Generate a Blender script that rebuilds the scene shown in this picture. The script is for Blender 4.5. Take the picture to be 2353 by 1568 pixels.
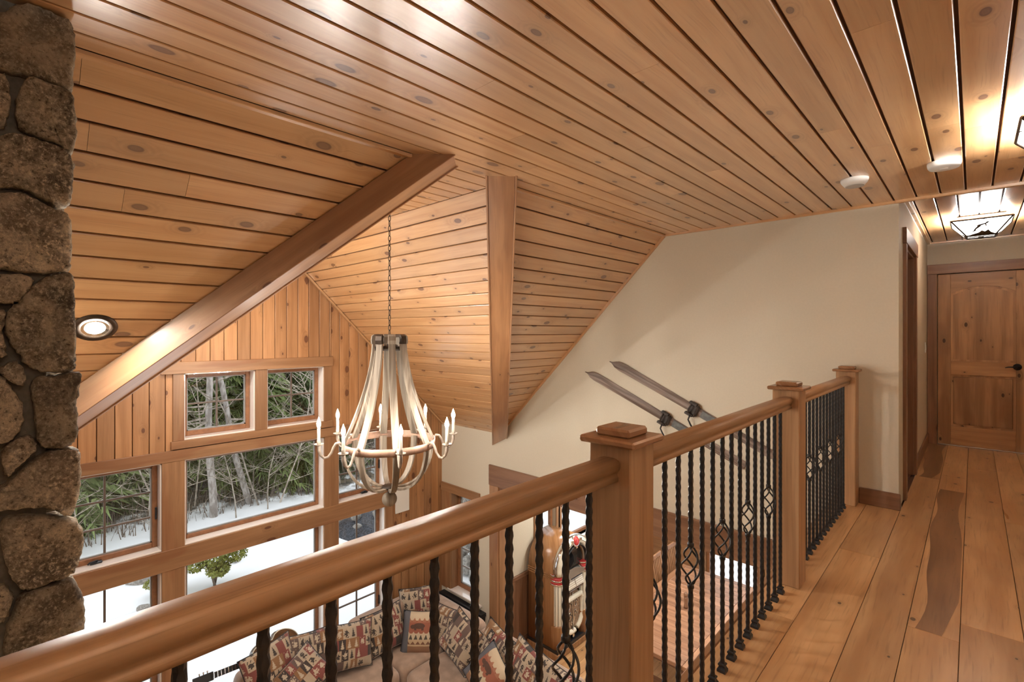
import bpy, bmesh, math, random
from math import sin, cos, pi, radians, sqrt, atan2
from mathutils import Vector, Matrix
V = Vector
S = bpy.context.scene
for o in list(bpy.data.objects): bpy.data.objects.remove(o)
COL = S.collection

# ------------------------------------------------------------------ camera
F = 1123.0; HZ = 764.0; CX = 1176.5; CH = 1.34; YAW = radians(43.37)
cd = bpy.data.cameras.new('camera'); cam = bpy.data.objects.new('camera', cd); COL.objects.link(cam)
cd.sensor_fit = 'HORIZONTAL'; cd.sensor_width = 36.0; cd.lens = 36.0 * F / 2353.0
cd.shift_y = -(784.0 - HZ) / 2353.0
cd.clip_start = 0.02; cd.clip_end = 300
cam.location = (0, 0, CH); cam.rotation_euler = (pi / 2, 0, YAW)
S.camera = cam

# ------------------------------------------------------------------ world, exposure
W = bpy.data.worlds.new('world'); S.world = W; W.use_nodes = True
bg = W.node_tree.nodes['Background']; bg.inputs[0].default_value = (0.93, 0.965, 1.0, 1); bg.inputs[1].default_value = 1.12
vs = S.view_settings; vs.view_transform = 'Standard'; vs.look = 'None'; vs.gamma = 1.0; vs.use_curve_mapping = False
vs.exposure = 0.68
LAMP = 1.0           # overall level of the house lamps
WARM = (1.0, 0.83, 0.64)

# ------------------------------------------------------------------ pixel helpers (directions only)
def ray(u, v):
    s = (u - CX) / F
    return V((s * cos(YAW) - sin(YAW), s * sin(YAW) + cos(YAW), (HZ - v) / F))
def atx(u, v, X): r = ray(u, v); return V((0, 0, CH)) + r * (X / r.x)
def aty(u, v, Y): r = ray(u, v); return V((0, 0, CH)) + r * (Y / r.y)
def atz(u, v, Z): r = ray(u, v); return V((0, 0, CH)) + r * ((Z - CH) / r.z)

# ------------------------------------------------------------------ mesh builder
class MB:
    def __init__(s): s.v = []; s.f = []; s.sm = []
    def add(s, vs, fs, smooth=False):
        b = len(s.v); s.v += [V(p) for p in vs]
        for f in fs: s.f.append([i + b for i in f]); s.sm.append(smooth)
        return s
    def box(s, x0, x1, y0, y1, z0, z1):
        vs = [(x, y, z) for x in (x0, x1) for y in (y0, y1) for z in (z0, z1)]
        return s.add(vs, [(0, 1, 3, 2), (4, 6, 7, 5), (0, 4, 5, 1), (2, 3, 7, 6), (0, 2, 6, 4), (1, 5, 7, 3)])
    def bbox(s, x0, x1, y0, y1, z0, z1, b=.004):   # box with chamfered edges
        c = V(((x0 + x1) / 2, (y0 + y1) / 2, (z0 + z1) / 2)); h = V((x1 - x0, y1 - y0, z1 - z0)) / 2
        return s.obbox(c, V((1, 0, 0)), V((0, 1, 0)), V((0, 0, 1)), h, b)
    def obbox(s, c, ax, ay, az, h, b=.004):
        c = V(c); vs = []; idx = {}
        for i, sx in enumerate((-1, 1)):
            for j, sy in enumerate((-1, 1)):
                for k, sz in enumerate((-1, 1)):
                    for m in range(3):
                        d = [sx * (h[0] - b), sy * (h[1] - b), sz * (h[2] - b)]
                        d[m] = (sx, sy, sz)[m] * h[m]
                        idx[(i, j, k, m)] = len(vs); vs.append(c + ax * d[0] + ay * d[1] + az * d[2])
        fs = []
        g = lambda i, j, k, m: idx[(i, j, k, m)]
        for i in (0, 1): fs.append([g(i, 0, 0, 0), g(i, 1, 0, 0), g(i, 1, 1, 0), g(i, 0, 1, 0)][::(1 if i else -1)])
        for j in (0, 1): fs.append([g(0, j, 0, 1), g(0, j, 1, 1), g(1, j, 1, 1), g(1, j, 0, 1)][::(1 if j else -1)])
        for k in (0, 1): fs.append([g(0, 0, k, 2), g(1, 0, k, 2), g(1, 1, k, 2), g(0, 1, k, 2)][::(1 if k else -1)])
        for j in (0, 1):
            for k in (0, 1): fs.append([g(0, j, k, 1), g(1, j, k, 1), g(1, j, k, 2), g(0, j, k, 2)])
        for i in (0, 1):
            for k in (0, 1): fs.append([g(i, 0, k, 0), g(i, 1, k, 0), g(i, 1, k, 2), g(i, 0, k, 2)])
        for i in (0, 1):
            for j in (0, 1): fs.append([g(i, j, 0, 0), g(i, j, 1, 0), g(i, j, 1, 1), g(i, j, 0, 1)])
        for i in (0, 1):
            for j in (0, 1):
                for k in (0, 1): fs.append([g(i, j, k, 0), g(i, j, k, 1), g(i, j, k, 2)])
        return s.add(vs, fs)
    def prism(s, poly, d, smooth=False):           # planar polygon + extrusion vector
        n = len(poly); d = V(d); vs = [V(p) for p in poly] + [V(p) + d for p in poly]
        fs = [list(range(n))[::-1], list(range(n, 2 * n))]
        s.add(vs, fs); b = len(s.v) - 2 * n
        for i in range(n):
            j = (i + 1) % n; s.f.append([b + i, b + j, b + n + j, b + n + i]); s.sm.append(smooth)
        return s
    def loft(s, rings, closed=True, caps=True, smooth=True):
        n = len(rings[0]); b = len(s.v)
        for r in rings: s.v += [V(p) for p in r]
        for i in range(len(rings) - 1):
            for j in range(n if closed else n - 1):
                k = (j + 1) % n
                s.f.append([b + i * n + j, b + i * n + k, b + (i + 1) * n + k, b + (i + 1) * n + j]); s.sm.append(smooth)
        if caps and closed:
            s.f.append([b + j for j in range(n)][::-1]); s.sm.append(False)
            e = b + (len(rings) - 1) * n; s.f.append([e + j for j in range(n)]); s.sm.append(False)
        return s
    def tube(s, pts, rad, n=8, caps=True, smooth=True):
        pts = [V(p) for p in pts]; m = len(pts); rings = []; up = None
        for i in range(m):
            t = (pts[min(i + 1, m - 1)] - pts[max(i - 1, 0)]).normalized()
            if up is None: up = V((0, 0, 1)) if abs(t.z) < .9 else V((1, 0, 0))
            x = t.cross(up); 
            if x.length < 1e-6: x = t.orthogonal()
            x.normalize(); y = x.cross(t).normalized(); up = y
            r = rad[i] if isinstance(rad, (list, tuple)) else rad
            rings.append([pts[i] + x * (cos(2 * pi * k / n) * r) + y * (sin(2 * pi * k / n) * r) for k in range(n)])
        return s.loft(rings, True, caps, smooth)
    def lathe(s, prof, c=(0, 0, 0), n=24, ax=V((0, 0, 1)), smooth=True):   # prof [(r, h)]
        c = V(c); ax = V(ax).normalized(); x = ax.orthogonal().normalized(); y = ax.cross(x)
        rings = [[c + ax * h + x * (cos(2 * pi * k / n) * max(r, 1e-4)) + y * (sin(2 * pi * k / n) * max(r, 1e-4)) for k in range(n)] for r, h in prof]
        return s.loft(rings, True, True, smooth)
    def mesh(s, name, off=V((0, 0, 0))):
        me = bpy.data.meshes.new(name)
        me.from_pydata([tuple(p - off) for p in s.v], [], s.f)
        me.polygons.foreach_set('use_smooth', s.sm)
        bm = bmesh.new(); bm.from_mesh(me); bmesh.ops.recalc_face_normals(bm, faces=bm.faces); bm.to_mesh(me); bm.free()
        me.update(); return me

def wloc(o):
    p = V((0, 0, 0))
    while o is not None: p = p + o.location; o = o.parent
    return p
def tag(o, label=None, cat=None, group=None, kind=None):
    if label: o['label'] = label
    if cat: o['category'] = cat
    if group: o['group'] = group
    if kind: o['kind'] = kind
    return o
def empty(name, loc, label=None, cat=None, group=None, kind=None):
    o = bpy.data.objects.new(name, None); COL.objects.link(o); o.location = loc; o.empty_display_size = .1
    return tag(o, label, cat, group, kind)
def obj(name, mb, mat, parent=None, org=None, label=None, cat=None, group=None, kind=None):
    """mesh given in world coordinates; org is the world position of the object's origin"""
    P = wloc(parent) if parent else V((0, 0, 0))
    O = V(org) if org is not None else (P if parent else V((0, 0, 0)))
    if org is None and not parent:
        xs = [p.x for p in mb.v]; ys = [p.y for p in mb.v]; zs = [p.z for p in mb.v]
        O = V(((min(xs) + max(xs)) / 2, (min(ys) + max(ys)) / 2, min(zs)))
    me = mb.mesh(name, O); me.materials.append(mat)
    o = bpy.data.objects.new(name, me); COL.objects.link(o)
    o.parent = parent; o.location = O - P
    return tag(o, label, cat, group, kind)
def inst(name, me, parent, loc, rot=(0, 0, 0), scale=None):
    o = bpy.data.objects.new(name, me); COL.objects.link(o); o.parent = parent
    o.location = V(loc) - (wloc(parent) if parent else V((0, 0, 0))); o.rotation_euler = rot
    if scale: o.scale = scale
    return o
def copy_tree(o, parent=None):
    c = o.copy(); COL.objects.link(c); c.parent = parent
    for ch in list(o.children): copy_tree(ch, c)
    return c

# ------------------------------------------------------------------ materials
def newmat(name):
    m = bpy.data.materials.new(name); m.use_nodes = True; nt = m.node_tree; nt.nodes.clear()
    out = nt.nodes.new('ShaderNodeOutputMaterial')
    def N(t, ins=None, **kw):
        n = nt.nodes.new('ShaderNode' + t)
        for k, v in kw.items(): setattr(n, k, v)
        for k, v in (ins or {}).items():
            s = n.inputs[k]
            if isinstance(v, bpy.types.NodeSocket): nt.links.new(v, s)
            elif isinstance(v, tuple) and len(v) == 3 and s.type == 'RGBA': s.default_value = v + (1,)
            else: s.default_value = v
        return n
    def M(op, a, b=0.0, c=0.0, clamp=False):
        n = N('Math', {0: a, 1: b, 2: c}, operation=op); n.use_clamp = clamp; return n.outputs[0]
    def mix(f, a, b, blend='MIX'):
        n = N('MixRGB', {0: f, 1: a, 2: b}, blend_type=blend); return n.outputs[0]
    def step(x, lo, hi):
        n = N('MapRange', {0: x, 1: lo, 2: hi, 3: 0.0, 4: 1.0}, interpolation_type='SMOOTHSTEP'); return n.outputs[0]
    def done(bsdf): nt.links.new(bsdf, out.inputs[0]); return m
    return m, N, M, mix, step, done
def plain(name, col, rough=.5, metal=0.0, spec=.5, coat=0.0, noise=0.0, nscale=20, bump=0.0, emit=None, es=0.0, sheen=0.0):
    m, N, M, mix, step, done = newmat(name)
    c = col
    tc = N('TexCoord').outputs['Object']
    ins = {'Roughness': rough, 'Metallic': metal, 'Specular IOR Level': spec, 'Coat Weight': coat, 'Sheen Weight': sheen}
    if noise or bump:
        nz = N('TexNoise', {'Vector': tc, 'Scale': nscale, 'Detail': 5.0}).outputs[0]
        if noise:
            lo = tuple(x * (1 - noise) for x in col); hi = tuple(min(1, x * (1 + noise)) for x in col)
            c = mix(step(nz, .3, .7), lo, hi)
        if bump: ins['Normal'] = N('Bump', {'Height': nz, 'Strength': bump, 'Distance': .01}).outputs[0]
    ins['Base Color'] = c
    if emit: ins['Emission Color'] = emit; ins['Emission Strength'] = es
    return done(N('BsdfPrincipled', ins).outputs[0])
def wood(name, base, light, knotc, axis='X', rough=.34, knots=.5, vary=.16, coat=0.0, coat_ior=1.5, gs=16.0, fine=.35, us=2.1, vsn=5.2, spec=.5, streak=0.0, dark=None, ksize=1.0):
    m, N, M, mix, step, done = newmat(name)
    tc = N('TexCoord').outputs['Object']; rnd = N('ObjectInfo').outputs['Random']
    sp = N('SeparateXYZ', {0: tc}); X, Y, Z = sp.outputs
    u, v, w = {'X': (X, Y, Z), 'Y': (Y, X, Z), 'Z': (Z, X, Y)}[axis]
    u = M('ADD', u, M('MULTIPLY', rnd, 53.0)); v = M('ADD', v, M('MULTIPLY', rnd, 17.0)); w = M('ADD', w, M('MULTIPLY', rnd, 7.0))
    vw = M('ADD', v, w)
    ins = {}
    # knots
    kc = N('CombineXYZ', {0: M('MULTIPLY', u, us), 1: M('MULTIPLY', vw, vsn), 2: 0.0}).outputs[0]
    vo = N('TexVoronoi', {'Vector': kc, 'Scale': 1.0, 'Randomness': 1.0}, voronoi_dimensions='2D')
    dist = vo.outputs['Distance']; cr = N('SeparateColor', {0: vo.outputs['Color']}).outputs
    has = M('LESS_THAN', cr[0], knots)
    ksz = M('MULTIPLY_ADD', M('POWER', cr[1], 2.0), .085 * ksize, .03 * ksize)
    kd = M('DIVIDE', dist, ksz)
    core = M('MULTIPLY', M('SUBTRACT', step(kd, 1.08, .8), M('MULTIPLY', step(kd, .75, .45), .12)), has)
    halo = M('MULTIPLY', step(kd, 4.5, .8), has)
    # grain, bending round the knots
    bend = M('MULTIPLY', M('SINE', M('MULTIPLY', kd, 2.2)), M('MULTIPLY', halo, .02))
    wob = N('TexNoise', {'Vector': N('CombineXYZ', {0: M('MULTIPLY', u, 1.3), 1: M('MULTIPLY', v, 2.0), 2: w}).outputs[0], 'Scale': 1.0, 'Detail': 2.0}).outputs[0]
    vv = M('ADD', M('ADD', vw, bend), M('MULTIPLY', wob, .05))
    g1 = N('TexNoise', {'Vector': N('CombineXYZ', {0: M('MULTIPLY', u, .8), 1: M('MULTIPLY', vv, gs), 2: M('MULTIPLY', w, 3.0)}).outputs[0], 'Scale': 1.0, 'Detail': 3.0, 'Roughness': .55}).outputs[0]
    g2 = N('TexNoise', {'Vector': N('CombineXYZ', {0: M('MULTIPLY', u, 4.0), 1: M('MULTIPLY', vv, gs * 9), 2: w}).outputs[0], 'Scale': 1.0, 'Detail': 3.0}).outputs[0]
    col = mix(step(g1, .32, .68), base, light)
    if streak:
        g3 = N('TexNoise', {'Vector': N('CombineXYZ', {0: M('MULTIPLY', u, 1.1), 1: M('MULTIPLY', vv, gs * .35), 2: 3.3}).outputs[0], 'Scale': 1.0, 'Detail': 2.0}).outputs[0]
        col = mix(M('MULTIPLY', step(g3, .52, .62), streak), col, dark or knotc)
    col = mix(M('MULTIPLY', step(g2, .52, .75), fine), col, tuple(x * .62 for x in base))
    col = mix(M('MULTIPLY', M('MULTIPLY', halo, M('MULTIPLY_ADD', M('SINE', M('MULTIPLY', kd, 7.0)), .3, .7)), .5), col, tuple(x * .66 for x in base))
    col = mix(M('MULTIPLY', core, .9), col, knotc)
    tone = M('MULTIPLY_ADD', N('TexWhiteNoise', {'W': M('MULTIPLY', rnd, 91.7)}, noise_dimensions='1D').outputs[0], vary * 2, 1 - vary)
    tn = N('CombineXYZ', {0: tone, 1: tone, 2: tone}).outputs[0]
    col = mix(1.0, col, tn, 'MULTIPLY')
    bmp = N('Bump', {'Height': g2, 'Strength': .06, 'Distance': .004}).outputs[0]
    rg = M('MULTIPLY_ADD', g1, .12, rough - .06)
    return done(N('BsdfPrincipled', {'Base Color': col, 'Roughness': rg, 'Specular IOR Level': spec, 'Coat Weight': coat, 'Coat Roughness': .25, 'Coat IOR': coat_ior, 'Normal': bmp}).outputs[0])

m_pine = wood('pine_board', (.53, .278, .115), (.63, .365, .17), (.12, .042, .018), 'X', rough=.36, knots=.62, vary=.12, coat=1.0, coat_ior=2.0, ksize=1.2, us=2.9, vsn=5.6)
m_pinew = wood('pine_wall', (.35, .165, .066), (.47, .24, .108), (.10, .032, .014), 'X', rough=.42, knots=.6, vary=.2, ksize=1.35, us=2.8)
m_trimX = wood('trim_pine_x', (.275, .138, .064), (.375, .20, .098), (.10, .03, .015), 'X', rough=.36, knots=.25, vary=.06, streak=.4, dark=(.22, .075, .03))
m_trimY = wood('trim_pine_y', (.275, .138, .064), (.375, .20, .098), (.10, .03, .015), 'Y', rough=.36, knots=.2, vary=.06, streak=.45, dark=(.22, .075, .03))
m_trimZ = wood('trim_pine_z', (.275, .138, .064), (.375, .20, .098), (.10, .03, .015), 'Z', rough=.36, knots=.2, vary=.06, streak=.4, dark=(.22, .075, .03))
m_beam = wood('beam_pine', (.33, .155, .068), (.44, .22, .10), (.10, .03, .015), 'X', rough=.34, knots=.3, vary=.06, streak=.4, dark=(.22, .085, .036), coat=1.0, coat_ior=1.75)
m_casX = wood('casing_x', (.185, .092, .050), (.275, .145, .082), (.06, .02, .01), 'X', rough=.38, knots=.15, vary=.05)
m_casY = wood('casing_y', (.185, .092, .050), (.275, .145, .082), (.06, .02, .01), 'Y', rough=.38, knots=.15, vary=.05)
m_casZ = wood('casing_z', (.185, .092, .050), (.275, .145, .082), (.06, .02, .01), 'Z', rough=.38, knots=.15, vary=.05)
m_rail = wood('rail_wood', (.345, .20, .102), (.455, .275, .148), (.2, .07, .03), 'X', rough=.40, knots=.0, vary=.03, fine=.55, gs=26, coat=.1)
m_newel = wood('newel_wood', (.36, .20, .10), (.53, .32, .172), (.15, .05, .02), 'Z', rough=.3, streak=.25, dark=(.27, .13, .06), knots=.1, vary=.06, fine=.45, gs=20, coat=.1)
m_cap = wood('cap_wood', (.28, .135, .065), (.38, .20, .098), (.15, .05, .02), 'Y', rough=.26, knots=.0, vary=.05, fine=.4, coat=.2)
m_floor = wood('hickory_floor', (.47, .255, .11), (.66, .41, .205), (.045, .022, .012), 'X', rough=.3, knots=.5, vary=.14, gs=9, us=3.0, vsn=5.0, fine=.5, ksize=.75, coat=.3, streak=.3, dark=(.33, .165, .07))
m_floord = wood('hickory_heart', (.175, .09, .042), (.29, .155, .075), (.05, .02, .01), 'X', rough=.3, knots=.4, vary=.06, gs=9, us=2.6, vsn=6.0, fine=.4, ksize=.6, coat=.15)
m_door = wood('alder_door', (.32, .175, .085), (.54, .315, .16), (.03, .012, .008), 'Z', rough=.33, knots=.6, vary=.12, gs=11, us=3.0, vsn=5.5, ksize=.7, streak=.5, dark=(.22, .10, .045))
m_doorX = wood('alder_rail', (.42, .23, .108), (.58, .34, .17), (.03, .012, .008), 'X', rough=.33, knots=.55, vary=.12, gs=11, us=3.0, vsn=5.5, ksize=.7, streak=.3, dark=(.26, .12, .05))
m_jukew = wood('jukebox_walnut', (.27, .125, .05), (.37, .18, .075), (.1, .04, .02), 'Z', rough=.22, knots=0, vary=.03, gs=22, coat=.4)
m_table = wood('table_plank', (.24, .115, .062), (.38, .20, .115), (.1, .04, .02), 'X', rough=.36, knots=.3, vary=.2, gs=14)
m_chair = wood('chair_wood', (.33, .155, .07), (.45, .23, .11), (.1, .04, .02), 'Z', rough=.35, knots=0, vary=.05)
m_barrel = wood('weathered_oak', (.17, .13, .095), (.36, .30, .235), (.08, .05, .03), 'Z', rough=.75, knots=.15, vary=.2, gs=22, fine=.6, streak=.5, dark=(.16, .12, .085))
m_ski = wood('ski_wood', (.13, .085, .062), (.33, .255, .215), (.04, .02, .015), 'X', rough=.5, knots=0, vary=.05, gs=30, fine=.6, streak=.5, dark=(.06, .035, .025))
m_guitar = wood('guitar_wood', (.10, .048, .022), (.16, .075, .032), (.1, .04, .02), 'X', rough=.2, knots=0, vary=.02, coat=.5)
m_groove = plain('groove_shadow_backing', (.075, .03, .014), .7)
m_cream = plain('cream_paint', (.64, .575, .455), .62, noise=.015, nscale=60, bump=.08)
m_white = plain('white_plastic', (.78, .77, .74), .4)
m_iron = plain('black_iron', (.012, .013, .016), .38, spec=.6, noise=.4, nscale=60, bump=.25)
m_black = plain('black_paint', (.012, .012, .014), .4)
m_bronze = plain('dark_bronze', (.05, .033, .022), .45, metal=.6, noise=.3)
m_copper = plain('rusty_hoop', (.33, .20, .14), .55, metal=.45, noise=.3, nscale=14)
m_armw = plain('washed_iron', (.30, .235, .185), .55, metal=.1, noise=.25, nscale=25)
m_candle = plain('candle_sleeve', (.32, .27, .22), .6, noise=.15)
m_chain = plain('chain_iron', (.045, .032, .024), .5, metal=.4)
m_chrome = plain('chrome', (.75, .74, .72), .12, metal=1.0)
m_snow = plain('snow', (.86, .88, .91), .8, noise=.02, nscale=3, bump=.15)
m_suede = plain('tan_suede', (.36, .245, .175), .85, noise=.16, nscale=9, bump=.15, sheen=.4)
m_plast = plain('jukebox_cream_plastic', (.80, .74, .60), .18, coat=.5)
m_red = plain('red_plastic', (.42, .03, .03), .2, coat=.5)
m_smoked = plain('smoked_glass', (.03, .026, .022), .06)
m_metal = plain('window_hardware', (.03, .034, .04), .35, metal=.5)
m_bulb = plain('bulb_glow', (1, .9, .75), .3, emit=(1.0, .94, .84), es=420.0 * LAMP)
m_lampg = plain('lamp_art_glass', (.95, .92, .85), .3, emit=(1.0, .97, .93), es=5.0 * LAMP)
m_lbulb = plain('lamp_bulb_glow', (1, .95, .85), .3, emit=(1.0, .96, .90), es=3000.0 * LAMP)
m_down = plain('downlight_glow', (1, .95, .85), .3, emit=(1.0, .96, .88), es=820.0 * LAMP)
m_sill = plain('sill_pine_glare', (.86, .79, .73), .14, coat=1.0)  # varnished pine; the window glare on it is put into the pale base colour
m_sash = plain('window_sash', (.27, .115, .05), .4, noise=.15)
m_sashout = plain('aluminium_clad_sash', (.30, .29, .28), .4)
m_munt = plain('muntin_bar', (.14, .105, .085), .45)
m_gravel = plain('dark_wet_gravel', (.05, .055, .065), .8, noise=.7, nscale=30, bump=.6)
m_thresh = plain('threshold_aluminium', (.55, .56, .58), .25, metal=.9)

def mk_stone():
    m, N, M, mix, step, done = newmat('field_stone')
    tc = N('TexCoord').outputs['Object']; rnd = N('ObjectInfo').outputs['Random']
    p = N('VectorMath', {0: tc, 1: N('CombineXYZ', {0: M('MULTIPLY', rnd, 31.0), 1: M('MULTIPLY', rnd, 17.0), 2: 0.0}).outputs[0]}, operation='ADD').outputs[0]
    a = N('TexNoise', {'Vector': p, 'Scale': 9.0, 'Detail': 8.0, 'Roughness': .72}).outputs[0]
    b = N('TexNoise', {'Vector': p, 'Scale': 95.0, 'Detail': 6.0, 'Roughness': .7}).outputs[0]
    c = N('TexNoise', {'Vector': p, 'Scale': 3.0, 'Detail': 3.0}).outputs[0]
    col = mix(step(a, .38, .62), (.17, .135, .10), (.60, .51, .38))
    col = mix(M('MULTIPLY', step(b, .50, .66), .9), col, (.80, .70, .54))
    col = mix(M('MULTIPLY', step(b, .46, .32), .9), col, (.045, .034, .026))
    col = mix(M('MULTIPLY', step(c, .5, .7), .4), col, (.20, .16, .12))
    t = M('MULTIPLY_ADD', N('TexWhiteNoise', {'W': M('MULTIPLY', rnd, 77.0)}, noise_dimensions='1D').outputs[0],   .5, .85)
    col = mix(1.0, col, N('CombineXYZ', {0: t, 1: t, 2: t}).outputs[0], 'MULTIPLY')
    h = M('ADD', M('MULTIPLY', a, 1.0), M('MULTIPLY', b, .35))
    return done(N('BsdfPrincipled', {'Base Color': col, 'Roughness': .8, 'Specular IOR Level': .35, 'Normal': N('Bump', {'Height': h, 'Strength': 1.0, 'Distance': .03}).outputs[0]}).outputs[0])
m_stone = mk_stone()
m_mortar = plain('mortar', (.20, .18, .15), .9, noise=.15, nscale=60, bump=.4)
m_boulder = plain('boulder', (.30, .28, .25), .85, noise=.35, nscale=6, bump=.5)

def mk_glass():
    m, N, M, mix, step, done = newmat('window_glass')
    fc = N('LayerWeight', {'Blend': .5}).outputs['Facing']; fr = M('MULTIPLY_ADD', M('POWER', fc, 5.0), .9, .03)
    return done(N('MixShader', {0: fr, 1: N('BsdfTransparent', {'Color': (.985, .99, .99)}).outputs[0], 2: N('BsdfGlossy', {'Roughness': .01}).outputs[0]}).outputs[0])
m_glass = mk_glass()
def mk_bark(name, a, b):
    m, N, M, mix, step, done = newmat(name)
    tc = N('TexCoord').outputs['Object']; rnd = N('ObjectInfo').outputs['Random']
    sp = N('SeparateXYZ', {0: tc}).outputs
    n = N('TexNoise', {'Vector': N('CombineXYZ', {0: M('MULTIPLY', sp[0], 16.0), 1: M('MULTIPLY', sp[1], 16.0), 2: M('MULTIPLY', sp[2], 5.0)}).outputs[0], 'Scale': 1.0, 'Detail': 5.0}).outputs[0]
    col = mix(step(n, .38, .62), a, b)
    t = M('MULTIPLY_ADD', rnd, .5, .75)
    col = mix(1.0, col, N('CombineXYZ', {0: t, 1: t, 2: t}).outputs[0], 'MULTIPLY')
    return done(N('BsdfPrincipled', {'Base Color': col, 'Roughness': .9, 'Normal': N('Bump', {'Height': n, 'Strength': .5}).outputs[0]}).outputs[0])
m_bark = mk_bark('grey_bark', (.30, .26, .23), (.56, .51, .47))
m_twig = mk_bark('tan_twig', (.26, .21, .165), (.52, .45, .37))
m_dkbark = mk_bark('dark_bark', (.10, .075, .055), (.20, .16, .13))
def mk_leaf(name, a, b):
    m, N, M, mix, step, done = newmat(name)
    tc = N('TexCoord').outputs['Object']; rnd = N('ObjectInfo').outputs['Random']
    n = N('TexNoise', {'Vector': tc, 'Scale': 3.0, 'Detail': 3.0}).outputs[0]
    col = mix(M('MULTIPLY_ADD', rnd, .5, M('MULTIPLY', n, .5)), a, b)
    return done(N('BsdfPrincipled', {'Base Color': col, 'Roughness': .7, 'Specular IOR Level': .2}).outputs[0])
m_ever = mk_leaf('evergreen_needles', (.07, .13, .055), (.40, .46, .17))
m_shrub = mk_leaf('shrub_leaves', (.16, .20, .05), (.42, .42, .10))
m_beech = mk_leaf('dry_beech_leaves', (.50, .24, .10), (.62, .36, .18))

def mk_patch(name, cell, light):
    m, N, M, mix, step, done = newmat(name)
    tc = N('TexCoord').outputs['Object']; rnd = N('ObjectInfo').outputs['Random']
    sp = N('SeparateXYZ', {0: tc}).outputs
    X = M('MULTIPLY_ADD', sp[0], 1 / cell, M('MULTIPLY_ADD', rnd, 13.0, 20.0)); Y = M('MULTIPLY_ADD', sp[1], .72 / cell, M('MULTIPLY_ADD', rnd, 7.0, 20.0))
    iy = M('FLOOR', Y); X = M('ADD', X, M('MULTIPLY', iy, .37)); ix = M('FLOOR', X)
    fx = M('FRACT', X); fy = M('FRACT', Y)
    wn = N('TexWhiteNoise', {'Vector': N('CombineXYZ', {0: ix, 1: iy, 2: 1.5}).outputs[0]}, noise_dimensions='3D')
    r = wn.outputs['Value']; cc = N('SeparateColor', {0: wn.outputs['Color']}).outputs
    ramp = N('ValToRGB', {0: r}); el = ramp.color_ramp; el.interpolation = 'CONSTANT'
    cols = [(.0, (.55, .43, .30)), (.22, (.24, .055, .045)), (.40, (.028, .024, .022)), (.56, (.50, .40, .29)), (.70, (.30, .15, .06)), (.84, (.13, .085, .07))]
    while len(el.elements) < len(cols): el.elements.new(.5)
    for e, (p, c) in zip(el.elements, cols): e.position = p; e.color = tuple(min(1, k * light) for k in c) + (1,)
    basec = ramp.outputs[0]
    bw = N('RGBToBW', {0: basec}).outputs[0]
    fig = mix(step(bw, .16, .2), (.50, .41, .30), (.03, .026, .022))
    # fir tree: saw-tooth tapering outline
    tier = M('FRACT', M('MULTIPLY', fy, 5.0)); half = M('MULTIPLY', M('SUBTRACT', .95, fy), M('MULTIPLY_ADD', M('SUBTRACT', 1.0, tier), .22, .2))
    tree = M('MULTIPLY', M('LESS_THAN', M('ABSOLUTE', M('SUBTRACT', fx, .5)), half), M('GREATER_THAN', fy, .12))
    # animal-like blot
    nz = N('TexNoise', {'Vector': N('CombineXYZ', {0: M('MULTIPLY', X, 4.5), 1: M('MULTIPLY', Y, 5.5), 2: 0.0}).outputs[0], 'Scale': 1.0, 'Detail': 1.0}).outputs[0]
    dd = M('SQRT', M('ADD', M('POWER', M('MULTIPLY', M('SUBTRACT', fx, .5), 1.0), 2.0), M('POWER', M('SUBTRACT', fy, .5), 2.0)))
    blot = M('LESS_THAN', M('ADD', dd, M('MULTIPLY', M('SUBTRACT', nz, .5), 1.1)), .27)
    sel = M('GREATER_THAN', cc[1], .5)
    mask = M('ADD', M('MULTIPLY', tree, sel), M('MULTIPLY', blot, M('SUBTRACT', 1.0, sel)), 0.0, True)
    mask = M('MULTIPLY', mask, M('LESS_THAN', cc[2], .85))
    col = mix(mask, basec, fig)
    wv = N('TexNoise', {'Vector': tc, 'Scale': 160.0}).outputs[0]
    col = mix(M('MULTIPLY', wv, .25), col, (.2, .12, .09))
    return done(N('BsdfPrincipled', {'Base Color': col, 'Roughness': .85, 'Sheen Weight': .2, 'Normal': N('Bump', {'Height': wv, 'Strength': .2}).outputs[0]}).outputs[0])
m_patch = mk_patch('lodge_patchwork', .078, .8)
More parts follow.
